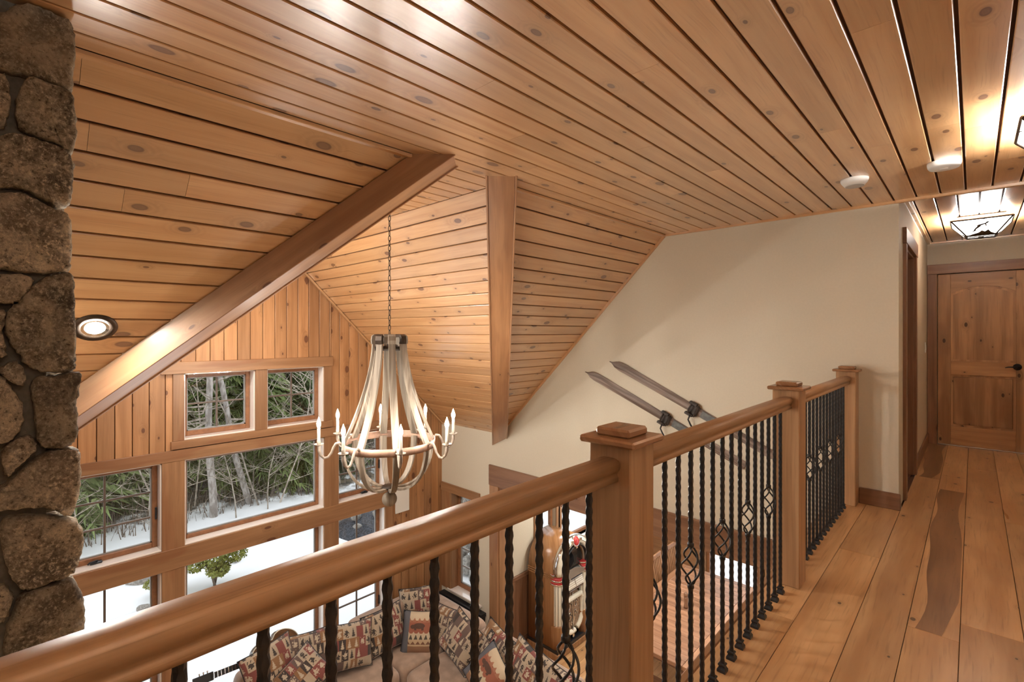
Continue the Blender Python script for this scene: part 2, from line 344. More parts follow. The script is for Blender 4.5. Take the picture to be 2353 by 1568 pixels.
def mk_bear():
    m, N, M, mix, step, done = newmat('bear_tapestry')
    tc = N('TexCoord').outputs['Object']; sp = N('SeparateXYZ', {0: tc}).outputs; x, y = sp[0], sp[1]
    t = M('MULTIPLY_ADD', y, 1 / .5, .5)
    ramp = N('ValToRGB', {0: t}); el = ramp.color_ramp; el.interpolation = 'CONSTANT'
    cols = [(0, (.26, .13, .07)), (.22, (.50, .36, .22)), (.36, (.55, .44, .30)), (.5, (.30, .09, .05)), (.78, (.56, .44, .30))]
    while len(el.elements) < len(cols): el.elements.new(.5)
    for e, (p, c) in zip(el.elements, cols): e.position = p; e.color = c + (1,)
    col = ramp.outputs[0]
    # zigzag rows
    tri = M('ABSOLUTE', M('SUBTRACT', M('FRACT', M('MULTIPLY', x, 16.0)), .5))
    for lo, hi, c in ((.46, .54, (.55, .44, .30)), (.74, .84, (.35, .14, .08)), (.26, .33, (.16, .07, .04))):
        k = M('MULTIPLY', M('MULTIPLY', M('GREATER_THAN', t, lo), M('LESS_THAN', t, hi)), M('LESS_THAN', M('DIVIDE', M('SUBTRACT', t, lo), hi - lo), M('MULTIPLY', tri, 2.0)))
        col = mix(k, col, c)
    # row of little firs
    k = M('MULTIPLY', M('MULTIPLY', M('GREATER_THAN', t, .37), M('LESS_THAN', t, .47)), M('LESS_THAN', tri, M('MULTIPLY', M('SUBTRACT', .48, t), 3.4)))
    col = mix(k, col, (.05, .045, .035))
    # bear body
    d = M('ADD', M('POWER', M('MULTIPLY', x, 14.0), 2.0), M('POWER', M('MULTIPLY', M('SUBTRACT', t, .665), 16.0), 2.0))
    leg = M('MULTIPLY', M('LESS_THAN', M('ABSOLUTE', M('SUBTRACT', M('ABSOLUTE', x), .045)), .014), M('MULTIPLY', M('GREATER_THAN', t, .57), M('LESS_THAN', t, .66)))
    hd = M('ADD', M('POWER', M('MULTIPLY', M('ADD', x, .078), 34.0), 2.0), M('POWER', M('MULTIPLY', M('SUBTRACT', t, .645), 22.0), 2.0))
    col = mix(M('ADD', M('ADD', M('LESS_THAN', d, 1.0), leg), M('LESS_THAN', hd, 1.0), True), col, (.07, .03, .02))
    col = mix(M('GREATER_THAN', M('MULTIPLY', x, -1.0), .125), col, (.09, .10, .12))
    wv = N('TexNoise', {'Vector': tc, 'Scale': 160.0}).outputs[0]
    col = mix(M('MULTIPLY', wv, .25), col, (.25, .16, .11))
    return done(N('BsdfPrincipled', {'Base Color': col, 'Roughness': .85, 'Normal': N('Bump', {'Height': wv, 'Strength': .2}).outputs[0]}).outputs[0])
m_bear = mk_bear()

# ------------------------------------------------------------------ key planes
ZC = 2.33            # flat ceiling
ZL = -3.15           # great-room floor
X0 = -2.28           # where the flat ceiling breaks into the slope
XW = -5.88           # window wall
YE = 4.67            # cream end wall
YA, YB = 1.72, 2.31  # flat strip of the cross gable
XH = -.41            # hall left wall
YH = 7.76            # hall back wall
ZH = 2.42            # hall ceiling
YN = -1.6            # wall behind the camera
XR = .9              # wall right of the camera
PIT = .132
DY0, DY1, DZ = 5.07, 5.93, 2.05   # side doorway in the hall

def clip(poly, n, d):            # keep n.p <= d  (2D)
    out = []
    for i in range(len(poly)):
        a, b = poly[i], poly[(i + 1) % len(poly)]
        da = n[0] * a[0] + n[1] * a[1] - d; db = n[0] * b[0] + n[1] * b[1] - d
        if da <= 0: out.append(a)
        if (da < 0 < db) or (db < 0 < da):
            t = da / (da - db); out.append((a[0] + (b[0] - a[0]) * t, a[1] + (b[1] - a[1]) * t))
    return out
def boards(parent, O, U, Vv, Nn, poly, pitch, mat, v0=0.0, gap=.011, thick=.016, seg=(2.4, 4.2), seed=1, name='board', jgap=.0006, cham=.003, mats=None):
    rng = random.Random(seed); O = V(O); U = V(U).normalized(); Vv = V(Vv).normalized(); Nn = V(Nn).normalized()
    vmin = min(p[1] for p in poly); vmax = max(p[1] for p in poly); P = wloc(parent)
    k = math.floor((vmin - v0) / pitch); res = []
    while v0 + k * pitch < vmax:
        a = v0 + k * pitch + gap / 2; b = a + pitch - gap; k += 1
        r = clip(clip(poly, (0, -1), -a), (0, 1), b)
        if len(r) < 3: continue
        umin = min(p[0] for p in r); umax = max(p[0] for p in r)
        cuts = [umin]
        if seg:
            c = umin + rng.uniform(.5, seg[1])
            while c < umax - .35: cuts.append(c); c += rng.uniform(*seg)
        cuts.append(umax)
        for c0, c1 in zip(cuts, cuts[1:]):
            q = clip(clip(r, (-1, 0), -(c0 + (jgap if c0 > umin else 0))), (1, 0), c1 - (jgap if c1 < umax else 0))
            if len(q) < 3: continue
            uc = (min(p[0] for p in q) + max(p[0] for p in q)) / 2; vc = (a + b) / 2
            sc = 1 - 2 * cham / (b - a)
            n = len(q)
            back = [V((p[0] - uc, p[1] - vc, 0)) for p in q]
            mid = [V((p[0] - uc, p[1] - vc, thick - cham)) for p in q]
            front = [V((p[0] - uc, (p[1] - vc) * sc, thick)) for p in q]
            mb = MB(); mb.v = back + mid + front
            mb.f.append(list(range(n))[::-1]); mb.f.append(list(range(2 * n, 3 * n)))
            for L in (0, n):
                for i in range(n): j = (i + 1) % n; mb.f.append([L + i, L + j, L + n + j, L + n + i])
            mb.sm = [False] * len(mb.f)
            me = mb.mesh(name); me.materials.append(mats(rng) if mats else mat)
            o = bpy.data.objects.new(name, me); COL.objects.link(o); o.parent = parent
            C = O + U * uc + Vv * vc - P
            R = Matrix((U, Vv, Nn)).transposed().to_4x4(); R.translation = C
            o.matrix_basis = R; res.append(o)
    return res

# ------------------------------------------------------------------ setting: ceilings
TH = .016
def struct(name, mb, mat, label, cat, org=None): return obj(name, mb, mat, None, org, label, cat, None, 'structure')
c0 = struct('ceiling', MB().box(X0, XR, YN, YE, ZC + TH, ZC + .06).box(XW, X0, YA, YB, ZC + TH, ZC + .06), m_groove, 'flat knotty pine board ceiling over the balcony', 'ceiling', (X0, 0, ZC))
boards(c0, (0, 0, ZC + TH), (0, 1, 0), (1, 0, 0), (0, 0, -1), [(YN, X0 + .02), (YE, X0 + .02), (YE, XR), (YN, XR)], PIT, m_pine, v0=-.0395 - .0, seed=5, seg=(3.0, 5.0))
boards(c0, (0, 0, ZC + TH), (0, 1, 0), (1, 0, 0), (0, 0, -1), [(YA, XW), (YB, XW), (YB, X0 + .02), (YA, X0 + .02)], PIT, m_pine, v0=-.0395, seed=6, seg=None)
R2 = sqrt(.5)
# slope that falls towards the window wall (north and south of the gable); plane z = ZC - (X0 - x)
Lm = XW + 1.2
def slope_poly_p1(y): pass
for (lab, yA, yB, sgn, sd) in (('sloping pine board ceiling between the stone chimney and the left valley beam', YN, YA, 1, 11), ('small triangular pine board slope right of the vertical valley beam', YB, YE, -1, 12)):
    # u = y, v = distance down the slope from X0
    if sgn == 1: poly = [(yA, .0), (yB, .0), (yA + .0, (yB - yA) * sqrt(2))]
    else: poly = [(yA, .0), (yB, .0), (yB, (yB - yA) * sqrt(2))]
    O = V((X0, 0, ZC)); U = V((0, 1, 0)); D = V((-R2, 0, -R2)); Nn = V((-R2, 0, R2)) * -1
    Nn = V((R2, 0, -R2))
    mbk = MB().prism([O + U * p[0] + D * p[1] + Nn * -TH for p in poly], Nn * -.03)
    c = struct('ceiling', mbk, m_groove, lab, 'ceiling', O + U * yA)
    boards(c, O - Nn * TH, U, D, Nn, poly, PIT * .99, m_pine, v0=.0, seed=sd, seg=(1.6, 3.4) if sgn == 1 else None)
# gable slopes; plane z = ZC - |y - edge|
for (lab, yS, s, sd) in (('steep pine board gable slope behind the chandelier', YB, 1, 21), ('steep pine board gable slope hidden behind the left valley beam', YA, -1, 22)):
    O = V((0, yS, ZC)); U = V((1, 0, 0)); D = V((0, R2 * s, -R2)); Nn = V((0, -R2 * s, -R2))
    dm = (YE - YB) * sqrt(2)
    poly = [(XW, .0), (X0, .0), (X0 - (YE - YB), dm), (XW, dm)]
    c = struct('ceiling', MB().prism([O + U * p[0] + D * p[1] - Nn * TH for p in poly], Nn * -.03), m_groove, lab, 'ceiling', O + U * X0)
    boards(c, O - Nn * TH, U, D, Nn, poly, PIT * .99, m_pine, v0=.0, seed=sd, seg=None)
# hall ceiling
ch = struct('ceiling', MB().box(XH, XR, YE, YH, ZH + TH, ZH + .06), m_groove, 'pine board ceiling of the far hallway', 'ceiling', (XH, YE, ZH))
boards(ch, (0, 0, ZH + TH), (0, 1, 0), (1, 0, 0), (0, 0, -1), [(YE, XH), (YH, XH), (YH, XR), (YE, XR)], PIT, m_pine, v0=-.36, seed=8, seg=None)

# valley beams
def valley(name, top, e, lab):
    top = V(top); l = (V((e[0], e[1], 0)) + V((0, 0, -1))).normalized(); eh = V((e[0], e[1], 0)).normalized()
    h = V((-eh.y, eh.x, 0)); n = -(eh + V((0, 0, sqrt(2)))).normalized()
    L0, L1 = -.13, 4.25
    r = empty(name, top, lab, 'beam', None, 'structure')
    hw, dp = .088, .085
    def bar(nm, h0, h1, n0, n1, mat):
        c = top + l * ((L0 + L1) / 2) + h * ((h0 + h1) / 2) + n * ((n0 + n1) / 2)
        mb = MB().obbox(V((0, 0, 0)), V((1, 0, 0)), V((0, 1, 0)), V((0, 0, 1)), V(((L1 - L0) / 2, (h1 - h0) / 2, (n1 - n0) / 2)), .003)
        me = mb.mesh(nm); me.materials.append(mat); o = bpy.data.objects.new(nm, me); COL.objects.link(o); o.parent = r
        R = Matrix((l, h, n)).transposed().to_4x4(); R.translation = c - top; o.matrix_basis = R
    bar('beam_core', -hw, hw, -.06, dp, m_beam)
    for s in (-1, 1):
        a, b = sorted((s * (hw), s * (hw + .014))); bar('edge_strip', a, b, -.05, dp + .008, m_beam)
valley('trim_1', (X0, YA, ZC), (-1, -1), 'long brown valley beam running diagonally down to the stone chimney')
valley('trim_2', (X0, YB, ZC), (-1, 1), 'upright-looking brown valley beam between the two board slopes')
# thin mouldings along ceiling joints
def stripobj(name, a, b, w, lab):
    a, b = V(a), V(b); d = (b - a); L = d.length; d.normalize(); y = V((0, 0, 1)).cross(d)
    if y.length < 1e-4: y = V((1, 0, 0))
    y.normalize(); z = d.cross(y)
    mb = MB().obbox(V((0, 0, 0)), V((1, 0, 0)), V((0, 1, 0)), V((0, 0, 1)), V((L / 2, w[0] / 2, w[1] / 2)), .003)
    me = mb.mesh(name); me.materials.append(m_pine); o = bpy.data.objects.new(name, me); COL.objects.link(o)
    R = Matrix((d, y, z)).transposed().to_4x4(); R.translation = (a + b) / 2; o.matrix_basis = R
    return tag(o, lab, 'trim', None, 'structure')
stripobj('trim_3', (X0 - .01, YN, ZC - .008), (X0 - .01, YA + .02, ZC - .008), (.05, .02), 'narrow light moulding where the flat ceiling meets the left slope')
stripobj('trim_4', (X0 - .01, YB, ZC - .008), (X0 - .01, YE, ZC - .008), (.05, .02), 'narrow moulding where the flat ceiling meets the small right slope')
stripobj('trim_5', (X0, YE - .008, ZC - .006), (XH, YE - .008, ZC - .006), (.016, .026), 'thin moulding along the top of the cream end wall')
stripobj('trim_6', (X0, YE - .008, ZC - .012), (X0 - (YE - YB), YE - .008, ZC - .012 - (YE - YB)), (.02, .03), 'thin sloping moulding along the raked top of the cream wall')
stripobj('trim_7', (XW + .03, YB - .02, ZC), (XW + .03, YE, ZC - (YE - YB) - .02), (.03, .02), 'thin raked moulding where the gable wall meets the steep slope')
stripobj('trim_8', (XH - .02, YE - .012, ZC - .006), (XR, YE - .012, ZC - .006), (.03, .028), 'double-bead moulding across the start of the hallway ceiling')
stripobj('trim_9', (XH, YE - .0, ZC + .018), (XR, YE - .0, ZC + .018), (.02, .03), 'upper bead of the moulding at the hallway ceiling step')
stripobj('trim_10', (XH + .012, YE, ZH - .006), (XH + .012, YH, ZH - .006), (.03, .02), 'ceiling moulding along the left side of the hallway')
stripobj('trim_11', (XH, YH - .01, ZH - .008), (XR, YH - .01, ZH - .008), (.02, .018), 'ceiling moulding above the far hallway door')

# ------------------------------------------------------------------ setting: cream end wall (y = YE .. YE+.19)
TW = .19; ZO0, ZOT = -.745, None
OPX0, OPX1 = -4.656, -.95
WX0, WX1, WZ0, WZ1 = -5.66, -5.05, -2.49, -1.04      # small window in the end wall
mb = MB(); y0, y1 = YE, YE + TW
def wp(*pts): mb.prism([(p[0], y0, p[1]) for p in pts], (0, TW, 0))
zeave = ZC - (YE - YB); xv = X0 - (YE - YB)
wp((XW - .15, ZL - .3), (WX0, ZL - .3), (WX0, zeave + .1), (XW - .15, zeave + .1))
wp((WX0, ZL - .3), (WX1, ZL - .3), (WX1, WZ0), (WX0, WZ0))
wp((WX0, WZ1), (WX1, WZ1), (WX1, zeave + .1), (WX0, zeave + .1))
wp((WX1, ZL - .3), (OPX0, ZL - .3), (OPX0, zeave + .1), (WX1, zeave + .1))
wp((OPX0, ZO0), (OPX1, ZO0), (OPX1, zeave), (OPX0, zeave))
wp((OPX1, ZL - .3), (XR, ZL - .3), (XR, -.02), (OPX1, -.02))
wp((OPX1, -.02), (XH, -.02), (XH, zeave), (OPX1, zeave))
wp((XW - .15, zeave), (XH, zeave), (XH, ZC + .3), (XW - .15, ZC + .3))
struct('light_seal', MB().box(XW - .2, XR + .1, YN - .1, YE + .2, ZC + .30, ZC + .36).box(XH - .15, XR + .1, YE, YH + .2, ZC + .30, ZC + .36), m_groove, 'flat slab added above the ceilings to block light leaks, outside the view', 'light_seal', (-2, 2, ZC + .3))  # slab added to keep sky light out of the ceiling joints
struct('wall_end', mb, m_cream, 'cream painted end wall with the pair of wooden skis', 'wall', (-3, YE, ZL))

# hall walls
mb = MB().box(XH - .12, XH, YE + TW, DY0, -.0, ZC + .32).box(XH - .12, XH, DY1, YH, 0, ZC + .32).box(XH - .12, XH, DY0, DY1, DZ, ZC + .32)
mb.box(XH - .16, XH - .125, DY0 - .1, DY1 + .1, -.02, DZ + .1)  # panel added behind the door to stop light leaking through its gaps
struct('wall_hall_left', mb, m_cream, 'cream hallway wall with the open-framed side doorway', 'wall', (XH, YE, 0))
hx0, hx1, hz = -.317, .46, 2.036
mb = MB().box(XH, hx0, YH, YH + .12, 0, ZC + .32).box(hx1, XR, YH, YH + .12, 0, ZC + .32).box(hx0, hx1, YH, YH + .12, hz, ZC + .32)
mb.box(hx0 - .05, hx1 + .05, YH + .075, YH + .12, -.02, hz + .05)  # same light-blocking panel added behind the far door
struct('wall_hall_back', mb, m_cream, 'cream wall above and around the far hallway door', 'wall', (XH, YH, 0))
struct('wall_right', MB().box(XR, XR + .1, YN, YH + .2, ZL, ZC + .32), m_cream, 'cream wall right of the balcony outside the view', 'wall', (XR, 0, ZL))
struct('wall_behind', MB().box(XW - .15, XR + .1, YN - .1, YN, ZL, ZC + .32), m_cream, 'cream wall behind the balcony outside the view', 'wall', (0, YN, ZL))

# hallway floors: planks
fl = struct('floor', MB().box(-.80, XR, YN, YE + .02, -.30, -.02).box(XH - .02, XR, YE, YH + .15, -.30, -.02).box(XH - .2, XH - .02, DY0 - .1, DY1 + .1, -.30, -.004), m_groove, 'wide hickory plank floor of the balcony and hallway', 'floor', (-.8, YN, -.3))
joints = [-.80, -.6075, -.401, -.222, -.0444, .16, .345, .53, .72, XR]
rng = random.Random(4)
segs = {0: [YN, .6, 2.55, YE], 1: [YN, 1.2, 3.6, YE], 2: [YN, 0.2, 5.9, YH], 3: [YN, 2.86, 5.55, YH], 4: [YN, 3.05, 6.6, YH], 5: [YN, .9, 4.9, YH], 6: [YN, 2.0, 5.8, YH], 7: [YN, 1.2, 4.2, YH], 8: [YN, 3.2, 6.0, YH]}
for i, (a, b) in enumerate(zip(joints, joints[1:])):
    cuts = segs[i]
    for j, (s0, s1) in enumerate(zip(cuts, cuts[1:])):
        heart = (i == 3 and j == 1) or (i == 2 and j == 2)
        hw, hl = (b - a) / 2 - .0012, (s1 - s0) / 2 - .0006
        p = MB().obbox(V((0, 0, 0)), V((1, 0, 0)), V((0, 1, 0)), V((0, 0, 1)), V((hl, hw, .010)), .0012)
        me = p.mesh('plank'); me.materials.append(m_floor); o = bpy.data.objects.new('plank', me); COL.objects.link(o); o.parent = fl
        R = Matrix(((0, 1, 0), (-1, 0, 0), (0, 0, 1))).transposed().to_4x4(); R.translation = V(((a + b) / 2, (s0 + s1) / 2, -.010)) - wloc(fl); o.matrix_basis = R
        if heart:    # dark heartwood figure of this plank, inlaid flush
            n = 26; L = []; Rr = []
            for t in range(n + 1):
                q = t / n; yy = s0 + .003 + (s1 - s0 - .006) * q
                wl = .012 + .035 * max(0, sin(q * 5.2 + .7)) ** 2 + .01 * sin(q * 19); wr = .006 + .03 * max(0, cos(q * 4.4 + 2.9)) ** 3 + (.05 * max(0, .16 - q) / .16)
                L.append((a + .002 + max(0, wl), yy)); Rr.append((b - .002 - max(0, wr), yy))
            mb = MB()
            for t in range(n):
                mb.add([(L[t][0], L[t][1], .0006), (Rr[t][0], Rr[t][1], .0006), (Rr[t + 1][0], Rr[t + 1][1], .0006), (L[t + 1][0], L[t + 1][1], .0006)], [(0, 1, 2, 3)])
            C = V(((a + b) / 2, (s0 + s1) / 2, 0)); inv = R.to_3x3().transposed()
            mb.v = [inv @ (p_ - C) for p_ in mb.v]
            me = mb.mesh('heartwood_figure'); me.materials.append(m_floord); o2 = bpy.data.objects.new('heartwood_figure', me); COL.objects.link(o2); o2.parent = o; o2.location = (0, 0, .010)
            o2['label'] = 'dark heartwood figure'
# nosing edge and fascia of the balcony
struct('trim_12', MB().bbox(-.835, -.80, YN, YE, -.045, 0.0, .006), m_trimY, 'rounded nosing board along the open edge of the balcony floor', 'trim', (-.82, 1.5, -.045))
struct('trim_13', MB().box(-.82, -.80, YN, YE, -.42, -.045), m_trimY, 'fascia board below the balcony edge', 'trim', (-.81, 1.5, -.42))
struct('ceiling', MB().box(-.80, XR, YN, YE, -.42, -.30), m_cream, 'ceiling of the rooms under the balcony', 'ceiling', (0, 1.5, -.42))

# baseboards
def bb(name, x0, x1, y0, y1, lab, m): struct(name, MB().bbox(x0, x1, y0, y1, 0.0005, .125, .004), m, lab, 'baseboard', ((x0 + x1) / 2, (y0 + y1) / 2, 0))
bb('baseboard_end', -.655, XH + .012, YE - .016, YE, 'short brown baseboard beside the last newel post', m_casX)
bb('baseboard_hall', XH, XH + .016, DY1 + .10, YH, 'brown baseboard on the left hallway wall', m_casY)

# side doorway: casing and open-framed door
d1 = empty('door_1', (XH, (DY0 + DY1) / 2, 0), 'dark stained doorway with a recessed door on the left hallway wall', 'door', None, 'structure')
obj('casing', MB().bbox(XH - .004, XH + .022, DY0 - .10, DY0, 0, DZ, .003), m_casZ, d1)
obj('casing', MB().bbox(XH - .004, XH + .022, DY1, DY1 + .10, 0, DZ, .003), m_casZ, d1)
obj('head_casing', MB().bbox(XH - .004, XH + .026, DY0 - .12, DY1 + .12, DZ, DZ + .125, .003), m_casY, d1)
obj('jamb', MB().box(XH - .12, XH, DY1 - .02, DY1, 0, DZ).box(XH - .12, XH, DY0, DY0 + .02, 0, DZ).box(XH - .12, XH, DY0 + .02, DY1 - .02, DZ - .02, DZ), m_casZ, d1)
dl = obj('door_leaf', MB().bbox(XH - .115, XH - .075, DY0 + .022, DY1 - .022, .008, DZ - .022, .003), m_casZ, d1)
obj('knob', MB().lathe([(.012, 0), (.012, .03), (.026, .04), (.03, .055), (.02, .068), (0, .07)], (XH - .075, DY0 + .09, .98), 14, V((1, 0, 0))), m_bronze, dl)
# far hallway door
d2 = empty('door_2', (.07, YH, 0), 'knotty alder door with an arched upper panel at the hallway end', 'door', None, 'structure')
obj('casing', MB().bbox(XH + .002, hx0, YH - .022, YH + .004, 0, hz, .003), m_casZ, d2)
obj('casing', MB().bbox(hx1, hx1 + .093, YH - .022, YH + .004, 0, hz, .003), m_casZ, d2)
obj('head_casing', MB().bbox(XH + .002, hx1 + .11, YH - .026, YH + .004, hz, hz + .115, .003), m_casX, d2)
ys = YH + .012
lf = obj('door_leaf', MB().bbox(hx0 + .004, hx1 - .004, ys + .012, ys + .045, .012, hz - .006, .002), m_door, d2)
sx0, sx1 = hx0 + .004, hx1 - .004
obj('stile', MB().bbox(sx0, sx0 + .115, ys, ys + .013, .012, hz - .006, .003), m_door, lf)
obj('stile', MB().bbox(sx1 - .115, sx1, ys, ys + .013, .012, hz - .006, .003), m_door, lf)
px0, px1 = sx0 + .115, sx1 - .115; pc = (px0 + px1) / 2
obj('bottom_rail', MB().bbox(px0, px1, ys, ys + .013, .012, .235, .003), m_doorX, lf)
obj('lock_rail', MB().bbox(px0, px1, ys, ys + .013, .84, 1.0, .003), m_doorX, lf)
arc = [(px0 + (px1 - px0) * i / 16, 1.80 + .075 * (1 - ((i - 8) / 8) ** 2)) for i in range(17)]
obj('top_rail', MB().prism([(x, ys, z) for x, z in arc] + [(px1, ys, hz - .006), (px0, ys, hz - .006)], (0, .013, 0)), m_doorX, lf)
g = .022
obj('panel', MB().bbox(px0 + g, px1 - g, ys + .008, ys + .0125, .235 + g, .84 - g, .006), m_door, lf)
arc2 = [(px0 + g + (px1 - px0 - 2 * g) * i / 16, 1.78 + .07 * (1 - ((i - 8) / 8) ** 2)) for i in range(17)]
obj('panel', MB().prism([(px0 + g, ys + .008, 1.0 + g)] + [(x, ys + .008, z) for x, z in arc2] + [(px1 - g, ys + .008, 1.0 + g)], (0, .0045, 0)), m_door, lf)
hk = obj('door_handle', MB().lathe([(.001, 0), (.036, .001), (.036, .008), (.014, .012), (.012, .045), (.001, .047)], (.352, ys, .955), 18, V((0, -1, 0))), m_black, lf)
obj('lever', MB().tube([(.352, ys - .042, .955), (.32, ys - .045, .955), (.28, ys - .045, .953), (.255, ys - .043, .945)], [.009, .008, .006, .004], 8), m_black, hk)
obj('threshold', MB().bbox(hx0 + .002, hx1 - .002, YH - .012, YH + .05, .0005, .014, .004), m_thresh, d2)
obj('light_switch', MB().bbox(XH + .0005, XH + .008, 7.36, 7.44, 1.10, 1.225, .003).bbox(XH + .008, XH + .012, 7.385, 7.415, 1.13, 1.195, .001), m_white, None, None, 'white rocker light switch on the left hallway wall', 'light switch')

# ------------------------------------------------------------------ setting: window wall (x = XW)
wy = dict(L=(.30, 1.14), C=(1.335, 2.813), R=(3.0, 3.68)); ZB0, ZB1 = .035, .146; ZS0, ZS1 = -1.05, -.843
UZ0, UZ1 = .235, .918; ZLOW = -2.72
mb = MB(); xb = XW - .16
def wb(y0, y1, z0, z1): mb.box(xb, XW - TH, y0, y1, z0, z1)
wb(YN, .30, ZL - .3, ZB1)
for a, b in ((1.14, 1.335), (2.813, 3.0)): wb(a, b, ZL - .3, ZB0)
wb(3.68, YE + .05, ZL - .3, ZB0)
wb(.30, 3.68, ZL - .3, ZLOW); wb(.30, 3.68, ZS0, ZS1)
wb(.30, YE, ZB0, UZ0)
# gable
def gz(y): return ZC + .03 - (max(0, YA - y) + max(0, y - YB))
ZRF = ZC + .30
mb.prism([(xb, YN, ZB1), (xb, .30, ZB0), (xb, 1.33, ZB0), (xb, 1.33, ZRF), (xb, YN, ZRF)], (xb * 0 + (XW - TH - xb), 0, 0))
mb.prism([(xb, 1.33, UZ1), (xb, 2.01, UZ1), (xb, 2.01, ZRF), (xb, 1.33, ZRF)], (XW - TH - xb, 0, 0))
wb(2.01, 2.137, UZ0, ZRF)
mb.prism([(xb, 2.137, UZ1), (xb, 2.81, UZ1), (xb, 2.81, ZRF), (xb, 2.137, ZRF)], (XW - TH - xb, 0, 0))
mb.prism([(xb, 2.81, UZ0), (xb, YE + .1, UZ0), (xb, YE + .1, ZRF), (xb, 2.81, ZRF)], (XW - TH - xb, 0, 0))
ww = struct('wall_window', mb, m_groove, 'tall gable wall of vertical pine boards around the windows', 'wall', (XW, 2, ZL))
OW = (XW - TH, 0, 0); Uz = (0, 0, 1); Vy = (0, 1, 0); NX = (1, 0, 0)
# left gable area, above header, right area down to the floor
boards(ww, OW, Uz, Vy, NX, [(ZB1, -.2), (ZB1, 1.235), (gz(1.235), 1.235), (gz(-.2), -.2)], PIT, m_pinew, v0=.645 - PIT * 8, gap=.006, seed=31, seg=None)
boards(ww, OW, Uz, Vy, NX, [(1.03, 1.235), (1.03, 2.91), (gz(2.91), 2.91), (ZC, YB), (ZC, YA), (gz(1.235), 1.235)], PIT, m_pinew, v0=.645 - PIT * 8, gap=.006, seed=32, seg=None)
boards(ww, OW, Uz, Vy, NX, [(.10, 2.905), (.10, 3.83), (gz(3.83), 3.83), (gz(2.905), 2.905)], PIT, m_pinew, v0=.645 - PIT * 8, gap=.006, seed=33, seg=None)
boards(ww, OW, Uz, Vy, NX, [(ZL, 3.80), (ZL, YE), (gz(YE), YE), (gz(3.80), 3.80)], PIT, m_pinew, v0=.645 - PIT * 8, gap=.006, seed=34, seg=None)

def trimb(n, y0, y1, z0, z1, m, lab, d=.022):
    o = struct('trim_%d' % n, MB().bbox(XW - .004, XW + d, y0, y1, z0, z1, .003), m, lab, 'trim', (XW, (y0 + y1) / 2, z0)); return o
trimb(14, .1, 3.80, ZB0, ZB1, m_trimY, 'long horizontal band under the two small gable windows', .026)
trimb(15, .1, 3.80, ZS0, ZS1, m_trimY, 'long horizontal band between the middle and lower windows', .028)
trimb(16, 1.14, 1.335, ZLOW, ZB0, m_trimZ, 'upright casing left of the big centre windows')
trimb(17, 2.813, 3.0, ZLOW, ZB0, m_trimZ, 'upright casing right of the big centre windows')
trimb(18, 3.68, 3.80, ZLOW, ZB0, m_trimZ, 'upright casing right of the right-hand casement window')
trimb(19, .18, .30, ZLOW, ZB0, m_trimZ, 'upright casing at the left end of the windows behind the chimney')
trimb(20, 1.13, 2.92, UZ1, 1.038, m_trimY, 'wide header board over the two small gable windows', .034)
trimb(21, 1.232, 1.33, UZ0, UZ1, m_trimZ, 'left casing of the small gable windows')
trimb(22, 2.01, 2.137, UZ0, UZ1, m_trimZ, 'centre casing between the two small gable windows')
trimb(23, 2.81, 2.905, UZ0, UZ1, m_trimZ, 'right casing of the small gable windows')
trimb(24, 1.215, 2.92, .155, UZ0, m_trimY, 'apron board below the small gable windows', .03)
trimb(25, .18, 3.80, ZLOW - .12, ZLOW, m_trimY, 'sill band under the lower windows', .03)

def window(n, y0, y1, z0, z1, cols, rows, lab, crank=False, big=False, grey=False):
    xg = XW - .15
    r = empty('window_%d' % n, (XW, (y0 + y1) / 2, z0), lab, 'window', None, 'structure')
    obj('jamb', MB().box(xg, XW, y0 - .001, y0 + .012, z0, z1).box(xg, XW, y1 - .012, y1 + .001, z0, z1).box(xg, XW, y0, y1, z1 - .012, z1), m_sill if not grey else m_sill, r)
    obj('sill', MB().bbox(xg, XW + .012, y0 + .001, y1 - .001, z0 - .001, z0 + .016, .004), m_sill, r)
    f = .042 if not big else .034
    a0, a1, b0, b1 = y0 + .012, y1 - .012, z0 + .016, z1 - .012
    s = obj('sash', MB().bbox(xg - .02, xg + .032, a0, a0 + f, b0, b1, .004).bbox(xg - .02, xg + .032, a1 - f, a1, b0, b1, .004).bbox(xg - .02, xg + .032, a0 + f, a1 - f, b0, b0 + f * 1.2, .004).bbox(xg - .02, xg + .032, a0 + f, a1 - f, b1 - f, b1, .004), m_sash, r)
    c0, c1, e0, e1 = a0 + f, a1 - f, b0 + f * 1.2, b1 - f
    obj('glazing_bead', MB().box(xg - .012, xg + .012, c0, c0 + .012, e0, e1).box(xg - .012, xg + .012, c1 - .012, c1, e0, e1).box(xg - .012, xg + .012, c0, c1, e0, e0 + .012).box(xg - .012, xg + .012, c0, c1, e1 - .012, e1), m_sashout, s)
    obj('pane', MB().box(xg - .004, xg, c0 + .002, c1 - .002, e0 + .002, e1 - .002), m_glass, r)
    for i in range(1, cols): y = c0 + (c1 - c0) * i / cols; obj('muntin', MB().bbox(xg - .014, xg + .010, y - .009, y + .009, e0, e1, .003), m_munt, s)
    for i in range(1, rows): z = e0 + (e1 - e0) * i / rows; obj('muntin', MB().bbox(xg - .013, xg + .009, c0, c1, z - .009, z + .009, .003), m_munt, s)
    if crank:
        y = y0 + (y1 - y0) * crank
        k = obj('crank_handle', MB().bbox(xg + .034, xg + .075, y - .045, y + .045, z0 + .016, z0 + .036, .006), m_metal, r)
        obj('crank_arm', MB().tube([(xg + .06, y, z0 + .034), (xg + .075, y + .01, z0 + .05), (xg + .08, y - .05, z0 + .046), (xg + .078, y - .062, z0 + .03)], [.007, .006, .005, .007], 8), m_metal, k)
    if cols == 2 and rows >= 3:
        obj('sash_lock', MB().bbox(xg + .034, xg + .05, a1 - .02, a1 - .004, z0 + .3, z0 + .42, .003), m_metal, r)
